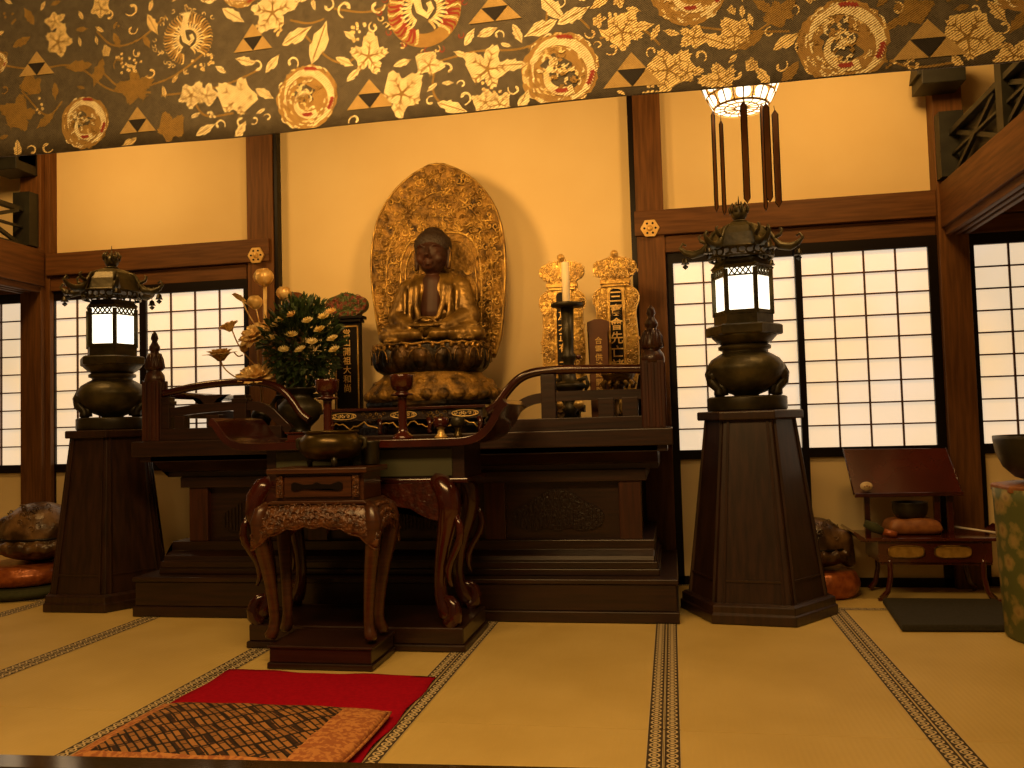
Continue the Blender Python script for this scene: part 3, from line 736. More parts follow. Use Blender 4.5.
# ================================================================ MAIN ALTAR
AX0, AX1, AYF, AYB = -2.965, .005, 4.33, 5.36
AL = thing('altar_platform', 'wide dark red-brown wooden altar with stepped base and railings, carrying the statue', 'altar', (-1.48, 4.85, 0))
b = MB(); b.box(AX0, AX1, AYF, AYB, 0, .055); b.box(AX0+.012, AX1-.012, AYF+.012, AYB, .055, .19); b.box(AX0, AX1, AYF, AYB, .19, .215)
b.box(AX0+.10, AX1-.09, AYF+.10, AYB, .215, .25)
b.build('stepped_base', 'dwood', AL, .005)
b = MB(); b.prism([(AYF+.10,.25),(AYF+.105,.295),(AYF+.112,.315),(AYF+.15,.325),(AYF+.19,.335),(AYF+.19,.385),(AYB,.385),(AYB,.25)], AX0+.13, AX1-.115, 'X')
b.box(AX0+.11, AX1-.1, AYF+.10, AYB, .25, .285)
b.build('lower_moulding', 'dwood', AL, .003)
b = MB(); b.box(AX0+.24, AX1-.19, AYF+.24, AYB, .38, .76); b.build('body', 'dwood', AL)
b = MB(); b.box(AX0+.185, AX1-.145, AYF+.185, AYB, .69, .752); b.build('upper_lintel', 'dwood', AL, .004)
for x in (AX0+.23, AX0+.23+.72, AX1-.29-.72, AX1-.29):
    MB().box(x, x+.115, AYF+.20, AYF+.30, .385, .69).build('corner_column', 'dwoodv', AL, .004)
for cx in (AX0+.66, AX1-.62, -1.48):                 # cusped openwork panels
    w = .25
    pl = [(-w,-.04),(-w*.95,.0),(-w*.8,.02),(-w*.55,.05),(-w*.3,.095),(0,.125),(w*.3,.095),(w*.55,.05),(w*.8,.02),(w*.95,.0),(w,-.04),(w*.9,-.09),(w*.5,-.11),(w*.25,-.085),(0,-.11),(-w*.25,-.085),(-w*.5,-.11),(-w*.9,-.09)]
    pl = [(cx+u, .535+v) for u, v in smoothpoly(pl, 2)]
    b = MB(); b.prism(pl, AYF+.228, AYF+.245)
    for k in range(23):
        x = cx-w*.9+k*w*1.8/22; zs = [v for u, v in pl if abs(u-x) < .03]
        if zs: b.box(x-.004, x+.004, AYF+.222, AYF+.23, min(zs)+.012, max(zs)-.012)
    b.build('openwork_panel', 'darkpanel', AL)
b = MB(); b.prism([(AYF+.20,.752),(AYF+.20,.78),(AYF+.14,.79),(AYF+.075,.83),(AYF+.05,.845),(AYF+.03,.85),(AYF+.03,.877),(AYB,.877),(AYB,.752)], AX0+.10, AX1-.08, 'X')
b.box(AX0+.035, AX1-.03, AYF+.03, AYB, .846, .876)
b.build('slab_moulding', 'dwood', AL, .003)
b = MB(); b.box(AX0, AX1, AYF, AYB, .876, .962); b.build('slab', 'dwood', AL, .006)
# railings
def rail_post(x, y, w):
    b = MB(); b.box(x-w/2, x+w/2, y-w/2, y+w/2, .962, 1.30)
    for k in (-1, 0, 1):
        b.box(x+k*w*.28-.008, x+k*w*.28+.008, y-w/2-.006, y-w/2, .97, 1.29); b.box(x-w/2-.006, x-w/2, y+k*w*.28-.008, y+k*w*.28+.008, .97, 1.29); b.box(x+w/2, x+w/2+.006, y+k*w*.28-.008, y+k*w*.28+.008, .97, 1.29)
    p = b.build('railing_post', 'dwoodv', AL, .004); h = w/2
    b = MB(); b.lathe([(h*1.08,1.29),(h*1.1,1.31),(h*1.0,1.335),(h*.72,1.355),(h*.70,1.362),(h*1.0,1.366),(h*.96,1.385),(h*.85,1.42),(h*.68,1.45),(h*.48,1.46),(h*.44,1.468),(h*.6,1.478),(h*.58,1.495),(h*.35,1.515),(h*.28,1.525),(h*.42,1.54),(h*.30,1.565),(h*.05,1.585)], (x,y,0), 20)
    for k in range(12):
        a = 2*pi*k/12; b.tube([(x+h*.70*cos(a),y+h*.70*sin(a),1.362),(x+h*.99*cos(a),y+h*.99*sin(a),1.375),(x+h*.86*cos(a),y+h*.86*sin(a),1.42),(x+h*.6*cos(a),y+h*.6*sin(a),1.455)], .006, 5)
    b.build('finial', 'dwoodv', p)
YR = AYF+.06
rail_post(-2.853, YR, .10); rail_post(-.083, YR, .112)
# left run (front), with the rail sweeping down towards the middle
def sweep(pts, ry, rads, name, m, w=None):
    pts = smoothpoly([(x, z) for x, z in pts], 3, False)
    b = MB(); b.tube([(x, ry, z) for x, z in pts], rads, 12); b.build(name, m, AL)
P = lambda px, py, Y: (at(px, py, Y).x, at(px, py, Y).z)
sweep([(-2.81,1.225), P(205,384,YR), P(255,381,YR), P(277,386,YR), P(290,397,YR), P(300,413,YR), P(309,420,YR)], YR, .022, 'top_rail', 'lacdark')
sweep([(-.13,1.262), P(590,369,YR), P(545,370,YR), P(523,375,YR), P(509,388,YR), P(499,403,YR), P(488,412,YR)], YR, .024, 'top_rail', 'lacdark')
def flatrail(pts, y0, y1, h, m='dwood', name='middle_rail'):
    pts = smoothpoly(pts, 2, False); up_, dn = [], []
    for i, (x, z) in enumerate(pts):
        a = pts[max(i-1,0)]; c = pts[min(i+1,len(pts)-1)]; l = math.hypot(c[0]-a[0], c[1]-a[1]) or 1; nx, nz = -(c[1]-a[1])/l, (c[0]-a[0])/l
        up_.append((x+nx*h/2, z+nz*h/2)); dn.append((x-nx*h/2, z-nz*h/2))
    MB().prism(up_+dn[::-1], y0, y1).build(name, m, AL, .002)
flatrail([(-2.805,1.115), P(205,408,YR), P(248,405,YR), P(268,408,YR), P(280,420,YR), P(291,431,YR)], YR-.02, YR+.02, .05)
flatrail([(-.135,1.135), P(590,395,YR), P(545,397,YR), P(527,401,YR), P(515,410,YR), P(507,420,YR)], YR-.02, YR+.02, .05)
b = MB(); b.box(-2.81, -2.08, YR-.035, YR+.035, .962, 1.03); b.build('bottom_rail', 'dwood', AL, .003)
b = MB(); b.box(-.93, -.135, YR-.035, YR+.035, .962, 1.025); b.build('bottom_rail', 'dwood', AL, .003)
for px, Y in ((166,YR),(182,YR),(215,YR),(242,YR)):
    x = at(px, 400, Y).x; full = px in (166, 242); w = .075 if px != 182 else .06
    b = MB(); b.box(x-w/2, x+w/2, Y-.03, Y+.03, 1.03, 1.205 if full else 1.10)
    if full: b.box(x-w/2-.008, x+w/2+.008, Y-.034, Y+.034, 1.165, 1.185)
    b.build('baluster', 'dwood', AL, .003)
x = at(210, 395, YR).x                               # little carved strut between the upper rails
b = MB(); b.prism([(x-.05,1.15),(x+.05,1.15),(x+.03,1.165),(x+.055,1.19),(x+.12,1.21),(x-.12,1.21),(x-.055,1.19),(x-.03,1.165)], YR-.015, YR+.015); b.build('carved_strut', 'dwood', AL)
for px in (549, 566.5, 606, 630):
    x = at(px, 400, YR).x; full = px in (549,)
    b = MB(); w = .075 if px in (549,) else .08
    if px == 566.5: continue
    b.box(x-w/2, x+w/2, YR-.03, YR+.03, 1.02, 1.25 if px == 549 else 1.12)
    b.build('baluster', 'dwood', AL, .003)
# side runs going back to the wall
for x in (-2.853, -.083):
    b = MB(); b.tube([(x, YR, 1.225 if x < -1 else 1.26), (x, 5.25, 1.225 if x < -1 else 1.26)], .022, 10); b.build('side_top_rail', 'lacdark', AL)
    b = MB(); b.box(x-.02, x+.02, YR, 5.25, 1.09, 1.14); b.box(x-.035, x+.035, YR, 5.25, .962, 1.03)
    b.build('side_rail', 'dwood', AL, .003)

# ================================================================ BUDDHA STATUE
SX, SY = -1.365, 4.86
ST = thing('seated_buddha_statue', 'gilded seated Buddha statue with dark face and tall golden halo, centre of the altar', 'statue', (SX, SY, .962))
Z = lambda py: 1.0+(417.5-py)/171.5
# stepped pedestal
def sz(z): return .962+(z-.962)*1.075
def SP(pr): return [(r_, sz(z)) for r_, z in pr]
b = MB(); b.lathe(SP([(.44,.962),(.44,.995),(.425,1.0),(.415,1.02),(.43,1.03),(.43,1.05),(.40,1.06)]), (SX+.0,SY,0), 8, pi/8, sy=.8, smooth=False)
for k in range(44):
    a = 2*pi*k/44; b.curl((SX+.415*cos(a), SY-.335*abs(sin(a)), sz(1.035)), .016, .005, k, 1, 1.1)
t1 = b.build('pedestal_tier', 'golddark', ST)
b = MB(); b.lathe(SP([(.40,1.05),(.405,1.08),(.39,1.10),(.40,1.115),(.40,1.13),(.385,1.14)]), (SX,SY,0), 8, pi/8, sy=.8, smooth=False)
b.build('pedestal_tier', 'golddark', ST)
b = MB(); b.lathe(SP([(.36,1.12),(.392,1.14),(.398,1.17),(.375,1.21),(.335,1.245),(.30,1.27),(.29,1.285)]), (SX,SY,0), 48, sy=.78)
for k in range(26):                       # down-turned petals
    a = 2*pi*k/26
    for R_, z, s in ((.375,1.165,.045),(.330,1.225,.036)):
        b.ball((SX+R_*cos(a+(.12 if z > 1.2 else 0)), SY+R_*.78*sin(a+(.12 if z > 1.2 else 0)), sz(z)), s, 8, 6, (.9,.8,.75))
b.build('downturned_petals', 'goldold', ST, smooth=True)
def sup(a, r_, e=.8, sy=.72):
    ca, sa = cos(a), sin(a)
    return SX-.005+r_*math.copysign(abs(ca)**e, ca), SY+sy*r_*math.copysign(abs(sa)**e, sa)
def superlathe(b, prof, n=60):
    rings = [[b.bm.verts.new((*sup(2*pi*k/n, r_), z)) for k in range(n)] for r_, z in prof]
    for i in range(len(rings)-1):
        for k in range(n):
            f = b._f([rings[i][k], rings[i][(k+1)%n], rings[i+1][(k+1)%n], rings[i+1][k]])
            if f: f.smooth = True
    b._f(rings[0][::-1]); b._f(rings[-1])
b = MB(); superlathe(b, SP([(.22,1.27),(.27,1.278),(.305,1.295),(.325,1.33),(.332,1.37),(.332,1.42),(.325,1.437),(.30,1.445),(.2,1.447)]))
for k in range(20):
    x, y = sup(2*pi*k/20, .295); b.ball((x, y, sz(1.365)), .060, 10, 10, (.85,.8,1.25))
bowl = b.build('lotus_seat', 'golddark', ST)
b = MB()
pts = [(*sup(2*pi*k/80, .335), sz(1.434)+.006*sin(k*pi/2)) for k in range(80)]
b.tube(pts, .008, 6, closed=True)
for k in range(40):
    x, y = sup(2*pi*k/40, .336); b.ball((x, y, sz(1.42)), .013, 7, 5, (1,.7,1.2))
for k in range(20):
    a = 2*pi*k/20; q = []
    for t in range(9):
        v = pi*t/8; x, y = sup(a+.13*cos(v), .352); q.append((x, y, sz(1.34)+.075*sin(v)))
    b.tube(q, .003, 5)
b.build('petal_rims', 'goldold', bowl)
# robe: one continuous surface
b = MB()
def cap_(a, c, ra, rb, n=6, sc=(1,1,1)):
    a, c = Vector(a), Vector(c)
    for i in range(n+1): b.ball(a.lerp(c, i/n), ra+(rb-ra)*i/n, 14, 10, sc)
O = Vector((SX, SY, 0))
def L(x, y, z): return (SX+.018+x*(1 if z < 1.56 else .95), SY+y, 1.483+(z-1.445)*1.165)
b.ball(L(0,.02,1.52), .16, 20, 14, (1.15,.9,.7))
cap_(L(0,.03,1.52), L(0,.02,1.70), .145, .135, 5, (1.05,.72,1))
b.ball(L(0,.02,1.735), .115, 16, 12, (1.55,.75,.55))
for s in (-1, 1):
    cap_(L(s*.165,.02,1.725), L(s*.225,-.02,1.58), .068, .062)
    cap_(L(s*.225,-.02,1.58), L(s*.10,-.16,1.515), .060, .04)
    cap_(L(s*.09,-.02,1.475), L(s*.265,-.07,1.483), .075, .055, 6, (1,1.1,.75))
    cap_(L(s*.265,-.07,1.485), L(s*.06,-.19,1.478), .056, .045, 6, (1,1,.78))
    for k in range(5):                      # sleeve folds hanging over the thighs
        x0 = s*(.20+.012*k)
        b.tube([L(x0-.01*s*k, -.04-.012*k, 1.69-.03*k), L(x0+s*.03, -.07, 1.60-.02*k), L(x0-s*.03*k*.6, -.10-.01*k, 1.52)], [.008,.010,.008], 6)
    for k in range(6):                      # folds over the crossed legs
        t = k/5
        b.tube([L(s*(.30-.03*k), -.09-.012*k, 1.535-.002*k), L(s*(.22-.03*k), -.135-.01*k, 1.505), L(s*(.10-.02*k), -.185-.004*k, 1.462-.002*k)], [.006,.009,.007], 6)
cap_(L(-.24,-.14,1.455), L(.24,-.14,1.455), .028, .028, 10, (1,1.4,.6))
for s in (-1, 1):                           # lapels of the open robe
    b.tube([L(s*.075,.02,1.80), L(s*.088,-.075,1.73), L(s*.085,-.10,1.64), L(s*.06,-.13,1.565), L(0,-.15,1.545)], [.016,.02,.018,.016,.014], 8)
    b.tube([L(s*.11,.0,1.80), L(s*.125,-.075,1.72), L(s*.125,-.10,1.62), L(s*.11,-.13,1.54)], [.012,.016,.014,.012], 8)
    b.tube([L(s*.16,.0,1.785), L(s*.165,-.06,1.70), L(s*.16,-.08,1.60)], [.010,.014,.010], 8)
remeshed(b, 'robe', 'robe', ST, .0072, 4)
b = MB()                                     # bare chest, neck, head: one surface
cap_(L(0,-.045,1.60), L(0,-.02,1.74), .075, .075, 6, (.95,.75,1))
cap_(L(0,0,1.74), L(0,-.01,1.82), .05, .046, 4)
b.ball(L(.002,-.02,1.895), .10, 24, 18, (.92,.98,1.08)); b.ball(L(.002,-.035,1.855), .075, 18, 14, (1,.95,.95)); b.ball(L(0,-.085,1.825), .032, 12, 8, (1.1,.7,.6))
b.tube([L(0,-.108,1.925), L(0,-.125,1.892), L(0,-.132,1.873)], [.009,.013,.017], 8); b.ball(L(-.014,-.118,1.870), .011, 8, 6); b.ball(L(.014,-.118,1.870), .011, 8, 6)
b.tube([L(-.03,-.106,1.846), L(0,-.117,1.850), L(.03,-.106,1.846)], [.006,.010,.006], 7); b.tube([L(-.024,-.105,1.836), L(0,-.114,1.834), L(.024,-.105,1.836)], [.006,.010,.006], 7)
for s in (-1, 1):
    b.tube([L(s*.075,-.088,1.925), L(s*.045,-.112,1.932), L(s*.014,-.110,1.918)], [.005,.0075,.005], 6)
    b.ball(L(s*.042,-.096,1.900), .019, 10, 8, (1.2,.75,.6)); b.ball(L(s*.05,-.075,1.865), .035, 10, 8, (1,.8,.9))
    b.tube([L(s*.098,-.01,1.93), L(s*.108,-.005,1.90), L(s*.104,-.01,1.86), L(s*.100,-.012,1.82)], [.012,.017,.014,.016], 8)
sk = remeshed(b, 'head_and_chest', 'skin', ST, .0055, 3)
b = MB()
b.ball(L(0,.010,1.945), .112, 24, 18, (1.0,1.0,.84)); b.ball(L(0,.015,1.99), .075, 18, 12, (1,1,.8))
b.build('hair', 'hair', ST, smooth=True)
b = MB()
for s in (-1, 1):
    b.tube([L(s*.104,-.018,1.945), L(s*.118,-.016,1.91), L(s*.114,-.02,1.87), L(s*.108,-.022,1.825)], [.003,.005,.004,.006], 6)
b.tube([L(.10*cos(a)*.93,.01-.108*sin(a),1.948+.006*sin(a)) for a in [pi*k/14 for k in range(15)]], .0028, 5)
b.build('gilt_edging', 'goldold', ST)
b = MB()                                     # hands resting in the lap, thumbs touching
for s in (-1, 1):
    cap_(L(s*.10,-.175,1.525), L(s*.045,-.20,1.522), .024, .022, 4, (1,.9,.6))
    for k in range(4): b.tube([L(s*.055,-.195-.011*k+.012,1.528-.003*k), L(s*.02,-.21-.009*k+.012,1.530-.004*k), L(-s*.018,-.208-.009*k+.012,1.528-.004*k)], [.0075,.007,.005], 7)
    b.tube([L(s*.065,-.19,1.535), L(s*.035,-.198,1.556), L(s*.006,-.198,1.562)], [.009,.008,.006], 7)
remeshed(b, 'hands', 'robe', ST, .0034, 1)
# halo: boat-shaped, dished, carved
HX, HY = SX+.016, SY+.20
half = [(1.42,.34),(1.50,.372),(1.60,.392),(1.72,.406),(1.85,.418),(1.98,.422),(2.08,.417),(2.18,.403),(2.28,.375),(2.36,.335),(2.43,.285),(2.49,.225),(2.54,.155),(2.572,.09),(2.594,.035),(2.6,0)]
def hw(z):
    for i in range(len(half)-1):
        (z0, w0), (z1, w1) = half[i], half[i+1]
        if z0 <= z <= z1: return w0+(w1-w0)*(z-z0)/(z1-z0)
    return 0
b = MB(); nz, nu = 46, 28; grid = []
for i in range(nz+1):
    z = 1.40+(2.6-1.40)*(1-(1-i/nz)**1.35); w_ = max(hw(z), .004) if z > 1.42 else .33; row = []
    for j in range(nu+1):
        u = -1+2*j/nu; x = w_*u
        dish = .10*(x/.41)**2+.07*max(0, (z-2.1)/.5)**2
        row.append(b.bm.verts.new((HX+x, HY-dish, z)))
    grid.append(row)
for i in range(nz):
    for j in range(nu):
        f = b._f([grid[i][j], grid[i][j+1], grid[i+1][j+1], grid[i+1][j]]); 
        if f: f.smooth = True
ret = bmesh.ops.extrude_face_region(b.bm, geom=b.bm.faces[:]); bmesh.ops.translate(b.bm, verts=[g for g in ret['geom'] if isinstance(g, bmesh.types.BMVert)], vec=(0, .03, 0))
halo = b.build('halo', 'goldold', ST)  # relief shade put into the colour: plate darker than its scrolls
def hy(x, z): return HY-(.10*((x-HX)/.41)**2+.07*max(0, (z-2.1)/.5)**2)
b = MB()
rim = [(HX-hw(z)*.985, z) for z, _ in half[:-1]]+[(HX, 2.585)]+[(HX+hw(z)*.985, z) for z, _ in half[-2::-1]]
rim = smoothpoly(rim, 2, False)
b.tube([(x, hy(x, z)-.002, z) for x, z in rim], .006, 6)
rim2 = [(HX+(x-HX)*.80, 1.42+(z-1.42)*.86) for x, z in rim]
b.tube([(x, hy(x, z)-.004, z) for x, z in rim2], .005, 6)
arch = [(-.235,1.50),(-.245,1.65),(-.25,1.80),(-.25,1.95),(-.238,2.06),(-.19,2.14),(-.10,2.175),(0,2.185),(.10,2.18),(.18,2.15),(.235,2.08),(.255,1.95),(.258,1.80),(.25,1.65),(.24,1.50)]
arch = smoothpoly(arch, 2, False)
b.tube([(HX+x, hy(HX+x, z)-.004, z) for x, z in arch], .008, 6)
b.tube([(HX+x*.88, hy(HX+x, z)-.004, 1.50+(z-1.50)*.93) for x, z in arch], .0045, 5)
b.build('raised_bands', 'goldcarve', halo)
b = MB(); rr = random.Random(11); ap = [(HX+x, z) for x, z in arch]; outer = [(HX+(x-HX)*.94, z-.01) for x, z in rim]
cnt = 0; used_pts = []
while cnt < 360:
    x, z = HX+rr.uniform(-.42,.42), rr.uniform(1.42,2.57)
    if not inside((x, z), outer) or inside((x, z), ap): continue
    s = rr.uniform(.014,.030)
    if any((x-u)**2+(z-v)**2 < (s*.75+.008)**2 for u, v in used_pts): cnt += .1; continue
    used_pts.append((x, z)); b.curl((x, hy(x, z)-.007, z), s, .0062, rr.uniform(0,6.3), rr.choice([-1,1]), rr.uniform(.8,1.3), 8); 
    if rr.random() < .6: b.ball((x, hy(x, z)-.008, z), .006, 6, 5)
    cnt += 1
for k in range(26):                        # pierced sprays either side of the head, inside the arch
    s = -1 if k % 2 else 1; a = rr.uniform(0,6.3)
    b.curl((HX+s*rr.uniform(.14,.20), HY-.022, rr.uniform(1.80,1.98)), rr.uniform(.012,.022), .004, a, s, 1.1, 8)
for k in range(12): b.curl((HX+rr.uniform(-.03,.03), hy(HX,2.2)-.012, 2.2+rr.uniform(-.03,.03)), .018, .005, k, 1, 1, 8)
b.build('carved_scrolls', 'goldcarve', halo)  # lighter gold than the plate, so relief contrast is painted in

# ================================================================ FRONT ALTAR TABLE (large, lacquer, upturned ends)
def leg_path(x, y, sx, sy, ztop, kn, foot, zf):
    return [(x, y, ztop), (x+sx*kn*.9, y+sy*kn*.9, ztop-.05), (x+sx*kn, y+sy*kn, ztop-.13), (x+sx*kn*.5, y+sy*kn*.5, ztop-.26), (x-sx*.01, y-sy*.01, ztop-.40), (x-sx*.012, y-sy*.012, (ztop-.40)*.45+zf*.55), (x+sx*foot*.5, y+sy*foot*.5, zf+.06), (x+sx*foot, y+sy*foot, zf+.02)]
T1X0, T1X1, T1Y0, T1Y1 = -1.885, -1.05, 3.76, 4.17
T1 = thing('altar_table', 'long lacquered altar table with upturned ends and scrolled legs, before the altar', 'table', (-1.43, 3.94, 0))
b = MB(); b.box(-1.975, -.93, 3.735, 4.22, 0, .03); b.box(-1.965, -.94, 3.745, 4.21, .03, .105)
b.build('plinth', 'dwood', T1, .006)
cur = [(-2.02+.0, .978),(-1.95,.948),(-1.85,.945),(-1.0,.945),(-.93,.945),(-.86,.955),(-.81,.99),(-.775,1.05),(-.745,1.105)]
lef = [(-2.135,1.07),(-2.105,1.055),(-2.07,1.00),(-2.035,.965),(-1.98,.947),(-1.9,.945)]
prof = smoothpoly(lef+[(-.97,.945),(-.89,.95),(-.84,.97),(-.795,1.02),(-.765,1.08),(-.73,1.115)], 2, False)
un = []
for i, (x, z) in enumerate(prof):
    a = prof[max(i-1,0)]; c = prof[min(i+1,len(prof)-1)]; l = math.hypot(c[0]-a[0], c[1]-a[1]); un.append((x+(c[1]-a[1])/l*.035, z-(c[0]-a[0])/l*.035))
b = MB()
for y0, y1 in ((3.725, 4.22),):
    n = len(prof); rows = []
    for y in (y0, y1): rows.append(([b.bm.verts.new((x,y,z)) for x, z in prof], [b.bm.verts.new((x,y,z)) for x, z in un]))
    for i in range(n-1):
        (ta, ua), (tb, ub) = rows
        b._f([ta[i],ta[i+1],tb[i+1],tb[i]]); b._f([ua[i],ub[i],ub[i+1],ua[i+1]]); b._f([ta[i],ua[i],ua[i+1],ta[i+1]]); b._f([tb[i],tb[i+1],ub[i+1],ub[i]])
    for i in (0, n-1): b._f([rows[0][0][i], rows[0][1][i], rows[1][1][i], rows[1][0][i]])
b.build('table_top', 'lacdark', T1, .004)
b = MB(); b.box(-1.89, -.93, 3.80, 4.14, .76, .912); b.build('waist', 'dwood', T1)
for x0, x1 in ((-1.84, -1.42), (-1.38, -.985)):
    MB().box(x0, x1, 3.792, 3.805, .775, .900).build('waist_panel', 'greyboard', T1, .003)
b = MB(); b.box(-1.91, -.91, 3.775, 4.18, .745, .765); b.build('shoulder_moulding', 'lacdark', T1, .004)
def apron(x0, x1, z1, dz, y0, y1, cusps, axis='Y'):
    n = 60; pts = [(x0, z1), (x1, z1)]
    for i in range(n+1):
        t = 1-i/n; u = x0+(x1-x0)*t; e = abs(2*t-1)
        zz = z1-dz*(.45+.55*e**2.2)-dz*.10*abs(sin(t*pi*cusps))
        pts.append((u, zz))
    return pts
b = MB(); b.prism(apron(T1X0-.01, T1X1+.02, .745, .17, 0, 0, 6), 3.765, 3.79); b.build('carved_apron', 'carvedlac', T1, .004)
b = MB(); b.prism(apron(3.77, 4.18, .745, .17, 0, 0, 3), T1X1+.0, T1X1+.025, 'X'); b.build('carved_apron', 'carvedlac', T1, .004)
b = MB(); b.prism(apron(3.77, 4.18, .745, .17, 0, 0, 3), T1X0-.025, T1X0, 'X'); b.build('carved_apron', 'carvedlac', T1, .004)
for sx, x in ((-1, T1X0), (1, T1X1-.0)):
    for sy, y in ((-1, 3.80), (1, 4.14)):
        dv = Vector((sx, sy*.45, 0)).normalized(); base = Vector((x, y, 0))
        pts = [base+dv*d_+Vector((0,0,z)) for d_, z in ((-.02,.75),(.02,.735),(.05,.69),(.058,.62),(.04,.54),(.018,.46),(.0,.38),(-.008,.30),(-.005,.24),(.012,.19),(.03,.15),(.035,.13))]
        b = MB(); b.tube(pts, [.045,.052,.055,.052,.044,.036,.030,.028,.030,.036,.038,.026], 12)
        b.tube([base+dv*(.03+.045*cos(q))+Vector((0,0,.168+.055*sin(q))) for q in [-1.6+i*.55 for i in range(9)]], [.036,.038,.036,.032,.028,.024,.02,.016,.01], 10)
        b.tube([base+dv*(.095-.03*t)+Vector((0,0,.60-.32*t))+dv*(.03*sin(t*6)) for t in [i/8 for i in range(9)]], [.012,.016,.018,.018,.016,.016,.018,.014,.008], 8)
        b.build('scrolled_leg', 'lacdark', T1)

# ================================================================ SMALL INCENSE TABLE
IX0, IX1, IY0, IY1 = -1.715, -1.262, 3.435, 3.715
I = thing('incense_table', 'small carved wooden table with four curved legs and a drawer, at the rug', 'table', (-1.485, 3.65, 0))
b = MB(); b.box(IX0+.0, IX1+.015, 3.42, 3.722, 0, .025); b.box(IX0+.008, IX1+.007, 3.428, 3.716, .025, .085); b.box(IX0, IX1+.015, 3.42, 3.722, .085, .097)
b.build('plinth', 'dwood', I, .004)
b = MB(); b.box(IX0, IX1, IY0, IY1, .815, .838); b.build('table_top', 'incwood', I, .005)
b = MB(); b.box(IX0+.03, IX1-.025, IY0+.03, IY1-.03, .70, .815); b.build('drawer_case', 'incwood', I, .003)
dr = MB().box(IX0+.075, IX1-.075, IY0+.018, IY0+.03, .715, .805).build('drawer', 'incwood', I, .004)
q = [(-.115,.012),(-.10,.02),(-.06,.008),(-.02,.010),(0,.018),(.02,.010),(.06,.008),(.10,.02),(.115,.012),(.115,-.012),(.10,-.018),(.06,-.010),(-.06,-.010),(-.10,-.018),(-.115,-.012)]
MB().prism([(-1.49+u, .76+v) for u, v in q], IY0+.012, IY0+.019).build('slot_handle', 'blacklac', dr)
for x in (IX0+.04, IX1-.07):
    b = MB(); b.box(x, x+.03, IY0+.016, IY0+.03, .715, .805)
    for k in range(7): b.curl((x+.015+.005*(-1)**k, IY0+.014, .725+.0125*k), .010, .003, k*2, (-1)**k, 1, 7)
    b.build('carved_corner', 'carvedbrown', I)
b = MB(); b.prism([(IX0+.02,.70),(IX1-.02,.70),(IX1+.0,.685),(IX0-.0,.685)], IY0+.01, IY1-.01); b.build('shoulder_moulding', 'incwood', I, .004)
# bulging carved aprons, cusped below
KX0, KX1, KY0, KY1 = IX0-.065, IX1+.05, IY0-.02, IY1-.0
def bulge(axis, s0, s1, face, sgn, name='carved_apron'):
    b = MB(); nU, nV = 44, 7; front = []
    for i in range(nU+1):
        t = i/nU; u = s0+(s1-s0)*t; e = abs(2*t-1); zb = .600-.105*e**2.6-.012*abs(sin(t*pi*7)); col = []
        for j in range(nV+1):
            v = j/nV; z = .69-(.69-zb)*v; off = .045*(1-(1-min(v*1.25,1))**2) ; ins = .055*(1-v)**2
            uu = u*1.0+(s0+s1)*.0; uu = (s0+s1)/2+(u-(s0+s1)/2)*(1-ins*.9/((s1-s0)/2))
            w_ = face-sgn*.045+sgn*off
            col.append((uu, w_, z))
        front.append(col)
    def V3(c, d_=0): 
        u, w_, z = c; w_ -= sgn*d_
        return (u, w_, z) if axis == 'Y' else (w_, u, z)
    A_ = [[b.bm.verts.new(V3(c)) for c in col] for col in front]; B_ = [[b.bm.verts.new(V3(c, .018)) for c in col] for col in front]
    for i in range(nU):
        for j in range(nV):
            f = b._f([A_[i][j],A_[i+1][j],A_[i+1][j+1],A_[i][j+1]]); f.smooth = True; b._f([B_[i][j],B_[i][j+1],B_[i+1][j+1],B_[i+1][j]])
        b._f([A_[i][nV],A_[i+1][nV],B_[i+1][nV],B_[i][nV]]); b._f([A_[i][0],B_[i][0],B_[i+1][0],A_[i+1][0]])
    for i in (0, nU):
        for j in range(nV): b._f([A_[i][j],A_[i][j+1],B_[i][j+1],B_[i][j]])
    pc = b.build(name, 'carvedbrown', I)
    b = MB(); rr = random.Random(5)
    edge = [V3(front[i][nV], .004) for i in range(nU+1)]
    b.tube(edge, .005, 6)
    for i in range(1, nU, 2):
        for j in (1, 3, 5):
            c = V3(front[i][j], .0); c = Vector(c)
            r_ = .016+.004*(j == 5)
            if axis == 'Y': b.curl(c, r_, .0035, rr.uniform(0,6.3), rr.choice([-1,1]), 1.1, 7, 'XZ')
            else: b.ball(c, .009, 6, 5)
    b.build('carved_clouds', 'carvedbrown', pc)
bulge('Y', KX0, KX1, KY0, -1); bulge('X', KY0, KY1, KX1, 1); bulge('X', KY0, KY1, KX0, -1); bulge('Y', KX0, KX1, KY1, 1)
for sx, x in ((-1, KX0+.025), (1, KX1-.025)):
    for sy, y in ((-1, KY0+.025), (1, KY1-.03)):
        dv = Vector((sx, sy, 0)).normalized(); base = Vector((x, y, 0)); ty = .0 if sy < 0 else -.04
        pts = [base+dv*d_+Vector((0, ty*(1-z/.69)*.9, z)) for d_, z in ((-.045,.68),(-.012,.655),(.0,.61),(-.005,.55),(-.02,.48),(-.038,.41),(-.052,.33),(-.062,.25),(-.066,.19),(-.06,.15),(-.048,.125),(-.045,.112))]
        b = MB(); b.tube(pts, [.022,.030,.034,.034,.031,.028,.025,.023,.022,.025,.028,.020], 10, rot=pi/4); b.build('curved_leg', 'incwood', I)

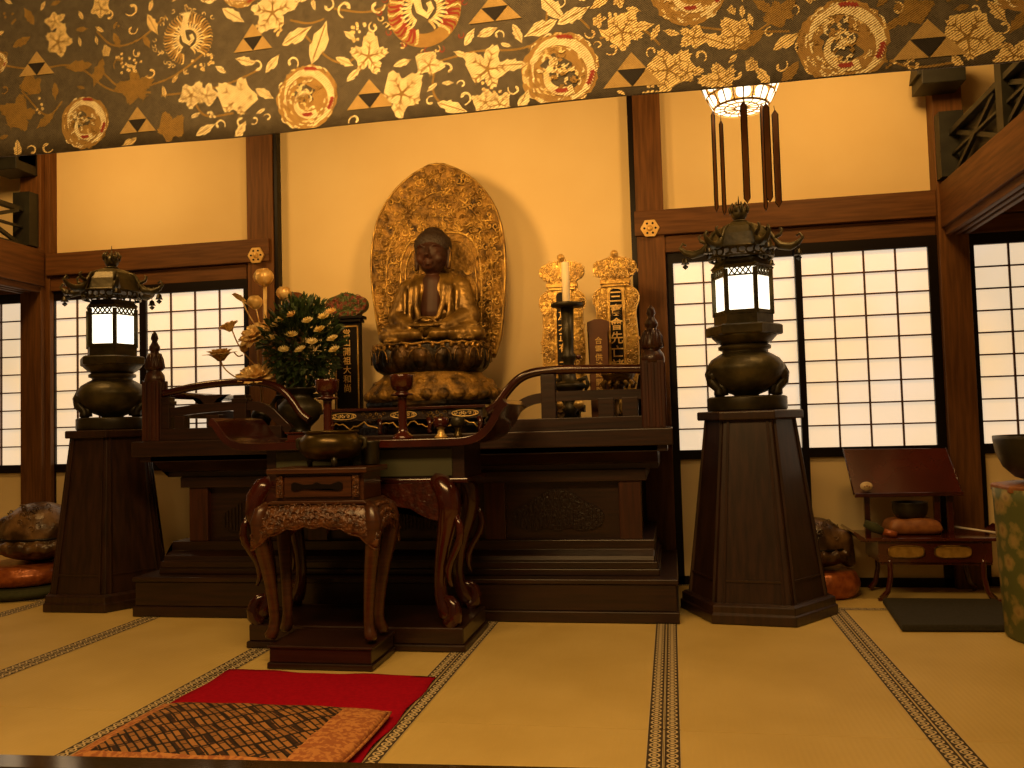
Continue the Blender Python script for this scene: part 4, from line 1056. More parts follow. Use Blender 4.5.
# ================================================================ THINGS ON THE TABLES
# tripod incense burner
bx, by = -1.475, 3.58
B = thing('incense_burner', 'round bronze incense burner with small feet on the small carved table', 'incense burner', (bx, by, .838))
b = MB(); b.lathe([(.03,.860),(.070,.864),(.110,.880),(.134,.908),(.139,.932),(.134,.956),(.120,.974),(.112,.980),(.112,.985),(.122,.988),(.122,.995),(.108,.995),(.100,.985),(.02,.975)], (bx,by,0), 40); b.build('bowl', 'bronzegold', B)
for k in range(3):
    a = -pi/2+.5+k*2*pi/3; d_ = Vector((cos(a), sin(a), 0)); c = Vector((bx, by, 0))
    b = MB(); b.tube([c+d_*.09+Vector((0,0,.885)), c+d_*.105+Vector((0,0,.86)), c+d_*.10+Vector((0,0,.8385))], [.018,.014,.011], 8); b.build('foot', 'bronzedark', B)
for s in (-1, 1):
    b = MB(); b.tube([(bx+s*.13,by,.965),(bx+s*.157,by,.955),(bx+s*.157,by,.925),(bx+s*.14,by,.91)], [.010,.011,.009,.008], 8); b.build('handle', 'bronzedark', B)
b = MB(); b.lathe([(.03,.84),(.036,.844),(.036,.93),(.04,.935),(.04,.945),(.03,.945),(.028,.87)], (-1.318, 3.655, 0), 20)
tag(b.build('incense_jar', 'bronzedark'), 'small dark jar behind the incense burner on the right edge of the carved table', 'jar')
# red lacquer stem cups
def goblet():
    r = thing('stem_cup', '', 'offering cup', (0,0,0), 'red lacquer stem cups on the altar table')
    b = MB(); b.lathe([(.052,0),(.054,.006),(.045,.018),(.026,.032),(.022,.045),(.0205,.06),(.0205,.19),(.024,.20)], (0,0,0), 28); b.build('stem', 'redlac', r)
    b = MB(); b.lathe([(.02,.20),(.052,.203),(.054,.208),(.048,.214),(.03,.216),(.028,.224),(.045,.232),(.055,.25),(.058,.29),(.060,.30),(.054,.30),(.05,.26),(.02,.24)], (0,0,0), 28); b.build('cup', 'redlac', r)
    return r
g = goblet(); p = at(328, 430, 3.97); g.location = (p.x, 3.97, .945); g['label'] = 'red lacquer stem cup in front of the flower vase'
g2 = copy_tree(g); p = at(403, 430, 3.93); g2.location = (p.x, 3.93, .945); g2.scale = (1.0, 1.0, 1.02); g2['label'] = 'red lacquer stem cup in front of the statue'
b = MB(); b.box(-1.80,-1.66,3.80,3.95,.946,.952); b.box(-1.79,-1.67,3.81,3.94,.952,.985); b.box(-1.80,-1.66,3.80,3.95,.985,.992)
tag(b.build('offering_box', 'redlac', None, .003), 'low red lacquer box at the left end of the altar table', 'box')
# small gold-footed candle cup to the right
for px, Y, l, s in ((441, 3.98, 'small red and gold cup right of the stem cups', 1.0), (458, 4.05, 'small dark pot with gold foot beside the right end of the altar table', .9)):
    p = at(px, 430, Y); r = thing('offering_cup', l, 'offering cup', (p.x, Y, .945))
    b = MB(); b.lathe([(.03*s,.945),(.032*s,.95),(.018*s,.965),(.014*s,.985),(.022*s,.995)], (p.x,Y,0), 20); b.build('foot', 'goldbright' if s == 1 else 'bronzegold', r)
    b = MB(); b.lathe([(.018*s,.994),(.034*s,1.0),(.04*s,1.02),(.036*s,1.04),(.03*s,1.045)], (p.x,Y,0), 20); b.build('cup', 'redlac' if s == 1 else 'bronzedark', r)
# low offering stand on the altar, gilt openwork
OY = 4.44
xa, xb = at(327, 400, OY).x, at(488, 400, OY).x
O_ = thing('offering_stand', 'long low offering stand with gilt openwork panels under the statue', 'stand', ((xa+xb)/2, OY, .962))
b = MB(); b.box(xa, xb, OY-.07, OY+.09, 1.093, 1.108); b.build('stand_top', 'lacdark', O_, .003)
b = MB(); b.box(xa+.02, xb-.02, OY-.05, OY+.07, 1.04, 1.093); b.build('stand_frame', 'darkpanel', O_, .002)
n = 5
for k in range(n):
    x0 = xa+.03+(xb-xa-.06)*k/n+.012; x1 = xa+.03+(xb-xa-.06)*(k+1)/n-.012
    b = MB(); cx = (x0+x1)/2; w = (x1-x0)/2
    if k % 2 == 0:
        b.tube([(cx+w*cos(a), OY-.053, 1.067+.017*sin(a)) for a in [2*pi*i/20 for i in range(20)]], .003, 5, closed=True)
        for j in range(5): b.curl((cx-w*.7+w*.35*j, OY-.053, 1.067), .012, .003, j, (-1)**j, 1.1, 7)
    else:
        for j in range(7): b.curl((cx-w*.8+w*.27*j, OY-.053, 1.067+.008*(-1)**j), .012, .003, j*2, (-1)**j, 1, 7)
    b.build('gilt_openwork', 'goldbright' if k % 2 == 0 else 'goldold', O_)
b = MB()
pts = [(xa+.05+(xb-xa-.1)*i/40, OY-.05, 1.015+.014*sin(i*.9)+.008*sin(i*2.3)) for i in range(41)]
b.tube(pts, .004, 5); b.build('wavy_gilt_edge', 'gold', O_)
for k in range(4):
    x = xa+.04+(xb-xa-.08)*k/3
    b = MB(); b.tube([(x, OY-.04, 1.045),(x+.008, OY-.05, 1.01),(x, OY-.045, .985),(x+.01, OY-.055, .964)], [.016,.012,.010,.014], 8); b.build('stand_leg', 'lacdark', O_)
    b = MB(); b.tube([(x, OY+.06, 1.045),(x, OY+.06, .964)], .01, 8); b.build('stand_leg', 'lacdark', O_)
# ================================================================ FLOWERS AND TABLETS ON THE ALTAR
AZ = .962
# bronze flower vase
vp = at(300, 410, 4.50)
V = thing('flower_vase', 'dark bronze vase with side handles holding the white chrysanthemums', 'vase', (vp.x, 4.5, AZ))
b = MB(); b.lathe([(.085,.962),(.09,.97),(.07,.985),(.055,1.0),(.06,1.02),(.10,1.06),(.122,1.10),(.118,1.14),(.085,1.17),(.07,1.19),(.075,1.205),(.115,1.225),(.12,1.235),(.10,1.235),(.06,1.20)], (vp.x,4.5,0), 32); b.build('vase_body', 'bronzedark', V)
for s in (-1, 1):
    b = MB(); b.tube([(vp.x+s*.075,4.5,1.19),(vp.x+s*.135,4.5,1.19),(vp.x+s*.165,4.5,1.15),(vp.x+s*.15,4.5,1.10),(vp.x+s*.115,4.5,1.09)], [.012,.013,.014,.012,.010], 8); b.build('handle', 'bronzedark', V)
BQ = thing('chrysanthemum_bouquet', 'round leafy bouquet of white and yellow chrysanthemums in the dark bronze vase', 'flowers', (vp.x, 4.5, 1.2))
rr = random.Random(21)
C0 = at(303, 345, 4.48)
stems = MB(); fol = MB()
def leafblade(mb, p, d_, n_, ln, w):
    d_ = d_.normalized(); s_ = d_.cross(n_).normalized(); u = s_.cross(d_)
    q = [(0,0,0),(.35,.5,.05),(.7,.38,.03),(1,0,-.08),(.7,-.38,.03),(.35,-.5,.05)]
    v = [mb.bm.verts.new(p+d_*ln*a+s_*w*b_+u*ln*c_) for a, b_, c_ in q]
    m1 = mb.bm.verts.new(p+d_*ln*.5-u*ln*.03)
    for i in range(6): mb._f([v[i], v[(i+1)%6], m1])
for k in range(60):
    a = rr.uniform(0, 2*pi); e = rr.uniform(-.1, 1.0); R_ = rr.uniform(.12, .22)
    tip = C0+Vector((R_*cos(a)*cos(e)*1.08, R_*sin(a)*cos(e)*.8, R_*sin(e)*1.15+rr.uniform(-.03,.03)))
    stems.tube([(vp.x+rr.uniform(-.03,.03), 4.5+rr.uniform(-.03,.03), 1.2), ((vp.x+tip.x)/2, (4.5+tip.y)/2, 1.27), tip], [.0022,.0022,.0015], 4)
for k in range(2300):
    a = rr.uniform(0, 2*pi); e = rr.uniform(-1.1, 1.45); R_ = .215*rr.uniform(.45, 1.06)
    p = C0+Vector((R_*cos(a)*cos(e)*1.02, R_*sin(a)*cos(e)*.8, R_*sin(e)*1.12))
    if p.z < C0.z-.06: p.x = C0.x+(p.x-C0.x)*.9
    out = (p-C0).normalized(); d_ = (out+Vector((rr.uniform(-.7,.7), rr.uniform(-.7,.7), rr.uniform(-.3,.8)))).normalized()
    nn = Vector((rr.uniform(-1,1), rr.uniform(-1,1), rr.uniform(.2,1))).normalized()
    leafblade(fol, p, d_, nn, rr.uniform(.035,.06), rr.uniform(.012,.022))
fo = fol.build('foliage', 'leaf', BQ); fo['kind'] = 'stuff'
stems.build('stems', 'stemgreen', BQ)
def mum(px, py, Y, r, yellow=False, tilt=None):
    c = at(px, py, Y); b = MB(); n_ = tilt or Vector((rr.uniform(-.25,.25), -.55, .85)).normalized()
    s_ = n_.orthogonal().normalized(); t_ = n_.cross(s_)
    for lay in range(3):
        for k in range(14-lay*3):
            a = 2*pi*k/(14-lay*3)+lay*.3; d_ = (s_*cos(a)+t_*sin(a))
            up_ = n_*(.25+.45*lay)
            dd = (d_+up_).normalized(); ww = dd.cross(n_).normalized()
            L_ = r*(1-.18*lay); p0 = c
            v = [b.bm.verts.new(p0+dd*L_*u+ww*w_*r+n_*h_*r) for u, w_, h_ in ((0,.03,0),(.55,.13,.05),(1,.05,.18),(1,-.05,.18),(.55,-.13,.05),(0,-.03,0))]
            b._f(v)
    b.ball(c+n_*r*.2, r*.3, 8, 6)
    b.build('blossom', 'lotusgold' if yellow else 'petal', BQ, solid=.001)
for px, py, yl in ((292,317,1),(308,323,0),(277,327,0),(320,332,0),(292,337,0),(272,340,0),(333,341,0),(312,344,0),(284,352,0),(301,352,0),(331,314,1),(324,319,0),(335,352,0),(281,322,0)):
    mum(px, py-1, 4.29+abs(px-303)*.0018+ (340-py)*.001, .034, yl)

# gilt lotus arrangement
GY = 4.56
gp = at(262, 412, GY)
G_ = thing('gilt_lotus_spray', 'tall spray of carved gilt lotus flowers, buds and leaves left of the bouquet', 'flowers', (gp.x, GY, AZ))
b = MB(); b.lathe([(.06,.962),(.065,.97),(.045,.985),(.035,1.02),(.05,1.06),(.062,1.09),(.05,1.12),(.04,1.13),(.055,1.14),(.03,1.14)], (gp.x,GY,0), 20); b.build('holder', 'bronzedark', G_)
def lotus(px, py, Y, r, openn, tilt=(0,-.3,1), n=9, name='lotus_flower', m='lotusgold'):
    c = at(px, py, Y); n_ = Vector(tilt).normalized(); s_ = n_.orthogonal().normalized(); t_ = n_.cross(s_); b = MB()
    for lay in range(3):
        o_ = openn*(1-.3*lay)
        for k in range(n-lay):
            a = 2*pi*(k+.5*lay)/(n-lay); d_ = s_*cos(a)+t_*sin(a); w_ = n_.cross(d_).normalized(); L_ = r*(1-.1*lay); rows = []
            for i in range(6):
                t = i/5; ang = o_*(.35+.65*t)
                p = c+d_*(L_*t*sin(ang)+.12*r)+n_*(L_*t*cos(ang))
                if openn < .8: p = c+d_*(r*.62*sin(pi*(.10+.72*t))*(1-.18*lay))+n_*(r*1.15*t)
                wd = r*.30*sin(pi*(.12+.80*t))**.8; rows.append([b.bm.verts.new(p+w_*wd*u+(d_*-.06*r*(1-abs(u)))) for u in (-1, 0, 1)])
            for i in range(5):
                for j in range(2):
                    f = b._f([rows[i][j], rows[i][j+1], rows[i+1][j+1], rows[i+1][j]]); f.smooth = True
    b.ball(c+n_*r*.18, r*.24, 10, 7, (1,1,.8))
    return b.build(name, m, G_, solid=.002)
def stem(pts, r_=.004, name='stem'):
    p = [at(x, y, Y) for x, y, Y in pts]; p = [Vector(q) for q in smoothpoly([tuple(v) for v in p], 2, False)]
    b = MB(); b.tube(p, r_, 7); return b.build(name, 'lotusgold', G_)
lotus(265, 286, GY, .085, .75, (0,-.35,1), 8, 'lotus_flower'); b = MB(); p1, p2 = at(265,286,GY), at(265,372,GY); b.tube([p1, p2], [.010,.013], 10); b.build('thick_stem', 'lotusgold', G_)
b = MB(); p1, p2 = at(283,300,GY+.03), at(281,380,GY+.03); b.tube([p1, p2], [.010,.013], 10); b.build('thick_stem', 'lotusgold', G_)
lotus(284, 300, GY+.03, .065, .35, (0,-.1,1), 7, 'lotus_bud')
lotus(256, 309, GY-.02, .065, .40, (-.1,-.1,1), 7, 'lotus_bud'); stem([(256,308,GY-.02),(260,325,GY-.02),(262,340,GY)])
lotus(258, 339, GY-.06, .10, 1.25, (-.15,-.75,.7), 10)
lotus(231, 331, GY-.06, .065, .95, (-.4,-.1,.9), 9); stem([(232,330,GY-.06),(238,345,GY-.05),(248,358,GY-.02),(258,368,GY)])
lotus(221, 361, GY-.08, .095, 1.1, (-.05,-.15,1), 11); stem([(220,359,GY-.08),(224,369,GY-.07),(236,378,GY-.04),(248,382,GY)])
lotus(259, 384, GY-.08, .125, 1.0, (.05,-.55,.9), 10)
lotus(258, 348, GY-.02, .03, .35, (0,0,1), 7, 'lotus_bud'); stem([(258,350,GY-.02),(259,365,GY)])
lotus(243, 352, GY-.04, .035, .4, (.4,-.2,1), 7, 'lotus_bud'); stem([(243,355,GY-.04),(238,357,GY-.05),(234,352,GY-.05)])
stem([(242,300,GY-.04),(248,314,GY-.03),(256,326,GY)]); stem([(244,302,GY-.04),(252,307,GY-.03),(257,309,GY-.02)])
stem([(257,340,GY-.02),(258,360,GY),(261,384,GY),(262,405,GY)], .006)
c = at(239, 298, GY-.04); b = MB()
v = [c+Vector(q) for q in ((-.045,0,.025),(-.02,-.01,.03),(.02,-.012,.012),(.045,0,-.02),(.01,.008,-.02),(-.02,.005,.0))]
b.flat(v); b.build('gilt_leaf', 'lotusgold', G_, solid=.003)
for px, py, tx in ((283,372,.6),(277,352,.5),(284,340,.4)):
    c = at(px, py, GY-.05); b = MB(); b.flat([c+Vector(q) for q in ((0,0,-.03),(.022,-.01,0),(.018+.02*tx,-.015,.04),(.002,-.005,.03),(-.015,0,.0))]); b.build('gilt_leaf', 'lotusgold', G_, solid=.003)

# wooden drum-shaped canister behind the bouquet
p = at(293.5, 300, 4.85)
b = MB(); b.lathe([(.052,.962),(.054,1.0),(.052,1.55),(.056,1.56),(.056,1.60),(.052,1.61),(.056,1.625),(.056,p.z+.035),(.045,p.z+.042)], (p.x,4.85,0), 24)
tag(b.build('wooden_canister', 'tabletbrown'), 'tall round wooden canister rising behind the bouquet', 'canister')

# memorial tablets
def crown(mb, cx, z0, w, h, y0, y1):
    pts = [(-.62,0),(-.66,.12),(-.88,.2),(-1.0,.42),(-.95,.66),(-.78,.80),(-.5,.86),(-.22,.96),(0,1.0),(.22,.96),(.5,.86),(.78,.80),(.95,.66),(1.0,.42),(.88,.2),(.66,.12),(.62,0)]
    pts = [(cx+u*w, z0+v*h) for u, v in smoothpoly(pts, 2)]; mb.prism(pts, y0, y1); return pts
def scatter(mb, poly, y, n, r0, r1, rr, tr=.0035, avoid=None):
    xs_ = [q[0] for q in poly]; zs_ = [q[1] for q in poly]; done = []; t = 0
    while len(done) < n and t < n*30:
        t += 1; x, z = rr.uniform(min(xs_), max(xs_)), rr.uniform(min(zs_), max(zs_)); r_ = rr.uniform(r0, r1)
        if not inside((x, z), poly) or (avoid and inside((x, z), avoid)): continue
        if any((x-u)**2+(z-v)**2 < (r_*1.1)**2 for u, v in done): continue
        done.append((x, z)); mb.curl((x, y, z), r_, tr, rr.uniform(0,6.3), rr.choice([-1,1]), 1.1, 7)
def ihai(pxc, Y, pytop, w, chars, label, csize, zch, cstep):
    T = at(pxc, pytop, Y); cx, zt = T.x, T.z; rr = random.Random(int(pxc))
    r = thing('memorial_tablet', label, 'memorial tablet', (cx, Y, AZ))
    zc = zt-.155
    b = MB(); pl = crown(b, cx, zc, w*.98, .135, Y-.03, Y+.02); cr = b.build('carved_crown', 'goldcarve', r, .003)
    b = MB(); scatter(b, pl, Y-.033, 46, .010, .018, rr)
    for k in range(9): b.ball((cx-.10+.025*k, Y-.036, zc+.02), .008, 7, 5)
    b.build('crown_carving', 'goldbright', cr)
    b = MB(); b.lathe([(.006,Y-.045),(.022,Y-.04),(.022,Y-.02),(.01,Y-.015)], (cx+.0, 0, zt-.012), 18, axis='Y'); b.ball((cx, Y-.045, zt-.012), .013, 10, 8); b.build('jewel', 'goldbright', cr)
    b = MB(); b.box(cx-w*.66, cx+w*.66, Y-.045, Y+.03, zc-.03, zc-.002); b.box(cx-w*.6, cx+w*.6, Y-.04, Y+.03, zc-.045, zc-.03); b.build('cornice', 'gold', r, .003)
    z1, z0 = zc-.045, 1.10
    H_ = z1-z0
    for s in (-1, 1):
        o_ = [(.30,1.0),(.36,1.03),(.75,.99),(.98,.95),(1.02,.88),(.90,.83),(.84,.78),(.88,.66),(.93,.5),(.92,.36),(.84,.22),(.72,.12),(.66,.02),(.30,.0)]
        pl = [(cx+s*u*w, z0+v*H_) for u, v in smoothpoly(o_, 2)]
        b = MB(); b.prism(pl, Y-.022, Y-.004); wg = b.build('carved_wing', 'goldcarve', r)
        b = MB(); scatter(b, pl, Y-.025, 44, .010, .017, rr); b.tube([(u, Y-.022, v) for u, v in pl], .004, 5, closed=True); b.build('wing_carving', 'goldbright', wg)
    b = MB(); b.box(cx-w*.40, cx+w*.40, Y-.03, Y+.01, z0-.02, z1); b.build('frame', 'gold', r, .003)
    b = MB(); b.prism(smoothpoly([(cx-w*.27,z0),(cx+w*.27,z0),(cx+w*.27,z1-.04),(cx+w*.2,z1-.012),(cx-w*.2,z1-.012),(cx-w*.27,z1-.04)], 1), Y-.034, Y-.028); pn = b.build('panel', 'tabletblack', r)
    for k, ch in enumerate(chars):
        text(ch, csize, (cx, Y-.0355, z1-zch-cstep*k), pn, 'goldbright', False, 'character', .0015)
    b = MB(); b.box(cx-w*.8, cx+w*.8, Y-.06, Y+.05, 1.06, 1.10); b.box(cx-w*.6, cx+w*.6, Y-.045, Y+.04, 1.02, 1.06); b.box(cx-w*.85, cx+w*.85, Y-.08, Y+.06, AZ, 1.02)
    for k in range(7): b.curl((cx-w*.6+w*.2*k, Y-.062, 1.08), .014, .004, k, (-1)**k, 1.1, 8)
    b.build('stepped_base', 'golddark', r, .003)
    return r
ihai(561.5, 4.95, 257, .135, '及大正有上', 'tall gilt carved memorial tablet behind the candlestick', .055, .17, .062)
ihai(614.5, 4.95, 253, .130, '三寳會先亡諸', 'tall gilt carved memorial tablet with large gold characters, nearest the right newel post', .074, .085, .079)
# brown wooden tablet
p = at(598, 322, 4.75)
r = thing('memorial_tablet', 'small plain brown wooden tablet between the two tall gilt tablets', 'memorial tablet', (p.x, 4.75, AZ))
b = MB(); b.prism([(p.x-.05,1.02),(p.x+.05,1.02),(p.x+.048,p.z-.06),(p.x+.062,p.z-.05),(p.x+.06,p.z),(p.x+.02,p.z+.015),(p.x-.02,p.z+.015),(p.x-.06,p.z),(p.x-.062,p.z-.05),(p.x-.048,p.z-.06)], 4.735, 4.76); tb = b.build('board', 'tabletbrown', r, .003)
b = MB(); b.box(p.x-.08, p.x+.08, 4.70, 4.79, AZ, 1.02); b.build('foot', 'dwood', r, .003)
for k, ch in enumerate('合霊供法総開院号'):
    text(ch, .042, (p.x, 4.7335, p.z-.12-.046*k), tb, 'goldbright', False, 'character', .001)
# black tablet left of the statue
p = at(347, 293, 4.98); cx = p.x; Y = 4.98
r = thing('memorial_tablet', 'black memorial tablet with a rounded multicoloured crown, left of the statue', 'memorial tablet', (cx, Y, AZ))
b = MB(); pl = crown(b, cx, p.z-.145, .132, .145, Y-.03, Y+.03); cr = b.build('carved_crown', 'multicrown', r, .003)
b = MB(); scatter(b, pl, Y-.033, 60, .008, .014, random.Random(4), .003); b.build('crown_carving', 'multicrown', cr)
b = MB(); b.box(cx-.11, cx+.11, Y-.05, Y+.04, p.z-.165, p.z-.147); b.box(cx-.095, cx+.095, Y-.04, Y+.04, p.z-.185, p.z-.165); b.build('cornice', 'tabletblack', r, .003)
zt = p.z-.185
b = MB(); b.box(cx-.085, cx+.085, Y-.02, Y+.02, 1.05, zt); pn = b.build('panel', 'tabletblack', r, .002)
b = MB()
for s in (-1, 1): b.box(cx+s*.072-.004, cx+s*.072+.004, Y-.025, Y-.018, 1.07, zt-.02)
b.box(cx-.076, cx+.076, Y-.025, Y-.018, zt-.028, zt-.02); b.build('gilt_border', 'gold', r)
for k, ch in enumerate('當山開祖大和尚'):
    text(ch, .052, (cx, Y-.0215, zt-.085-.056*k), pn, 'goldbright', False, 'character', .001)
b = MB(); b.box(cx-.11, cx+.11, Y-.06, Y+.05, AZ, 1.01); b.box(cx-.09, cx+.09, Y-.045, Y+.04, 1.01, 1.05); b.build('stepped_base', 'tabletblack', r, .003)
# gilt oval frame stand at the foot of the right tablets
p = at(625, 404, 4.52)
r = thing('gilt_stand', 'small gilt openwork stand with an oval opening behind the right railing', 'stand', (p.x, 4.55, AZ))
b = MB(); b.tube([(p.x+.022*cos(a)*1.0, 4.52, p.z+.045*math.copysign(abs(sin(a))**.7, sin(a))) for a in [2*pi*k/24 for k in range(24)]], .007, 6, closed=True); b.build('oval_frame', 'goldbright', r)
b = MB(); b.box(p.x-.035, p.x+.035, 4.50, 4.60, AZ, p.z-.048); b.build('foot', 'golddark', r)
b = MB(); b.box(p.x-.032, p.x+.032, 4.532, 4.54, p.z-.05, p.z+.055); b.build('back_plate', 'goldold', r)
p = at(618, 378, 4.62)
r = thing('lotus_ornament', 'gilt carved lotus ornament at the foot of the right gilt tablet', 'stand', (p.x, 4.64, AZ))
b = MB(); b.lathe([(.05,AZ),(.052,1.0),(.03,1.02),(.028,p.z-.05),(.05,p.z-.03)], (p.x,4.64,0), 16); b.build('stem', 'golddark', r)
b = MB()
for k in range(12):
    a = 2*pi*k/12; b.tube([(p.x+.02*cos(a),4.64+.02*sin(a),p.z+.0),(p.x+.06*cos(a),4.64+.05*sin(a),p.z-.005),(p.x+.09*cos(a),4.64+.07*sin(a),p.z-.03),(p.x+.08*cos(a),4.64+.06*sin(a),p.z-.055)], [.006,.012,.011,.004], 6)
b.lathe([(.03,p.z-.03),(.07,p.z-.02),(.09,p.z+.018),(.095,p.z+.022),(.03,p.z+.022)], (p.x,4.64,0), 16); b.build('petals', 'goldold', r)
# candlestick with candle
p = at(567, 306, 4.60); cx, zp, Y = p.x, p.z+.01, 4.60
r = thing('candlestick', 'dark bronze candlestick with broad drip pan behind the right railing', 'candlestick', (cx, Y, AZ))
b = MB(); b.lathe([(.075,AZ),(.08,.97),(.07,.985),(.045,1.0),(.045,1.02)], (cx,Y,0), 28); b.build('foot', 'bronzedark', r)
b = MB(); b.lathe([(.04,1.02),(.03,1.05),(.045,1.07),(.03,1.09),(.028,1.13),(.05,1.16),(.085,1.185),(.09,1.20),(.07,1.215),(.04,1.225),(.035,1.26),(.028,1.30),(.030,1.33),(.042,1.345),(.042,1.36),(.03,1.375),(.028,1.42),(.030,1.44),(.036,zp-.02)], (cx,Y,0), 28); st_ = b.build('shaft', 'bronzedark', r)
b = MB()
for s in (-1, 1):
    b.tube([(cx+s*.04,Y,1.22),(cx+s*.09,Y,1.24),(cx+s*.10,Y,1.20),(cx+s*.085,Y,1.17)], [.012,.014,.012,.008], 7)
b.build('ear', 'bronzedark', st_)
for s in (-1, 1):
    b = MB(); b.ball((cx+s*.055, Y-.075, 1.095), .028, 14, 10, (1,.6,.85)); b.build('gilt_boss', 'goldbright', st_, smooth=True)
b = MB(); b.ball((cx+.055, Y-.01, 1.352), .014, 10, 8); b.build('knob', 'redlac', st_, smooth=True)
b = MB(); b.lathe([(.05,zp-.022),(.085,zp-.015),(.088,zp+.002),(.08,zp+.006),(.03,zp-.004)], (cx,Y,0), 32); b.build('drip_pan', 'bronzedark', r)
zt = at(566, 262, 4.60).z
r2_ = thing('candle', 'thick white candle standing in the bronze candlestick', 'candle', (cx, Y, zp))
MB().lathe([(.019,zp-.003),(.021,zp+.01),(.0215,zt-.004),(.017,zt)], (cx-.003,Y,0), 20).build('wax', 'candle', r2_)
b = MB(); b.tube([(cx-.003,Y,zt-.002),(cx-.001,Y,zt+.014)], .0015, 5); b.build('wick', 'blacklac', r2_)

# pillar ornaments (gilt hexagonal flower studs)
for px, py, l in ((256.5, 255.5, 'gilt hexagonal flower stud on the beam end left of the statue'), (650, 228.5, 'gilt hexagonal flower stud on the beam end right of the statue')):
    p = at(px, py, 5.30); r = thing('flower_stud', l, 'ornament', (p.x, 5.30, p.z), 'gilt studs on the pillars')
    b = MB()
    pts = []
    for k in range(48):
        a = 2*pi*k/48+pi/6; pts.append((p.x+.058*(1-.13*abs(sin(3*(a))))*cos(a), p.z+.058*(1-.13*abs(sin(3*(a))))*sin(a)))
    b.prism(pts, 5.289, 5.3005); pl = b.build('plate', 'goldbright', r, .002)
    b = MB(); b.ball((p.x, 5.287, p.z), .018, 12, 8, (1,.5,1)); b.build('boss', 'goldbright', r, smooth=True)
    for k in range(6):
        a = pi*k/3; b = MB(); b.lathe([(.007,5.2865),(.007,5.290)], (p.x+.034*cos(a), 0, p.z+.034*sin(a)), 8, axis='Y'); b.build('pierced_dot', 'blacklac', pl)

# ================================================================ HANGING CANOPY LAMP
p = at(741, 103, 4.0); cx, Y, z0 = p.x, 4.0, p.z
r = thing('hanging_canopy_lamp', 'round gilt hanging lamp with lit petals and long pendant blades above the right lantern', 'hanging lamp', (cx, Y, z0))
b = MB(); b.lathe([(.120,z0-.028),(.124,z0-.024),(.124,z0-.018),(.118,z0-.016)], (cx,Y,0), 40, cap=False)
b.lathe([(.150,z0+.028),(.153,z0+.031),(.153,z0+.035),(.149,z0+.036)], (cx,Y,0), 40, cap=False)
b.lathe([(.175,z0+.088),(.178,z0+.09),(.178,z0+.096),(.174,z0+.097)], (cx,Y,0), 40, cap=False)
for k in range(20):
    a = 2*pi*k/20; b.tube([(cx+.122*cos(a),Y+.122*sin(a),z0-.02),(cx+.151*cos(a),Y+.151*sin(a),z0+.032),(cx+.177*cos(a),Y+.177*sin(a),z0+.093)], .004, 6)
b.build('gilt_ring', 'goldbright', r)
b = MB()
for k in range(16):
    a = 2*pi*k/16; b.tube([(cx+.03*cos(a),Y+.03*sin(a),z0-.024),(cx+.075*cos(a+.12),Y+.075*sin(a+.12),z0-.024),(cx+.12*cos(a),Y+.12*sin(a),z0-.022)], .0028, 5)
b.lathe([(.026,z0-.026),(.032,z0-.026),(.032,z0-.021),(.026,z0-.021)], (cx,Y,0), 20, cap=False); b.lathe([(.074,z0-.026),(.079,z0-.026),(.079,z0-.021),(.074,z0-.021)], (cx,Y,0), 28, cap=False)
b.build('underside_ribs', 'goldbright', r)
for lay, (ra, rb, za, zb, n, sh) in enumerate(((.125,.148,z0-.018,z0+.028,10,0),(.154,.174,z0+.036,z0+.088,10,.5))):
    for k in range(n):
        a0 = 2*pi*(k+sh+.12)/n; a1 = 2*pi*(k+sh+.88)/n; q = []
        for i in range(20):
            t = 2*pi*i/20; a = (a0+a1)/2+(a1-a0)/2*math.copysign(abs(cos(t))**.75, cos(t)); v = .5+.5*math.copysign(abs(sin(t))**.75, sin(t)); R_ = ra+(rb-ra)*v
            q.append((cx+R_*cos(a), Y+R_*sin(a), za+(zb-za)*v))
        b = MB(); b.flat(q); b.build('lit_petal', 'lamppetal', r, solid=.002)
b = MB(); b.lathe([(.01,z0-.02),(.118,z0-.02),(.118,z0-.016),(.01,z0-.016)], (cx,Y,0), 32); b.build('lit_underside', 'lamppetal', r)
b = MB(); b.lathe([(.17,z0+.10),(.13,z0+.14),(.05,z0+.17),(.012,z0+.19),(.008,3.3)], (cx,Y,0), 24); b.build('suspension_rod', 'gold', r)
for px, py0, py1, dY in ((715,111,212,.05),(723,120,215,-.03),(745.5,101,203,-.125),(764,103,211,-.03),(768,103,202,-.09),(777,110,207,.02),(735,104,150,.115)):
    if px == 735: continue
    Yb = Y+dY; a, e = at(px-1, py0, Yb), at(px+.5, py1, Yb); w = .0125 if px in (745.5, 768, 777) else .007
    a.x = e.x = (a.x+e.x)/2
    b = MB(); b.prism([(a.x-w, a.z-.02),(a.x, a.z),(a.x+w, a.z-.02),(a.x+w, e.z+.02),(a.x, e.z),(a.x-w, e.z+.02)], Yb-.002, Yb+.002); bl = b.build('pendant_blade', 'bladeglass', r)
    b = MB(); b.tube([(a.x-w, Yb, a.z-.02),(a.x, Yb, a.z),(a.x+w, Yb, a.z-.02),(a.x+w, Yb, e.z+.02),(a.x, Yb, e.z),(a.x-w, Yb, e.z+.02)], .003, 5, closed=True)
    b.tube([(a.x, Yb, a.z), (cx+(a.x-cx)*.98, Y+dY*.98, z0-.02)], .0015, 4)
    b.build('blade_edge', 'bronzedark', bl)
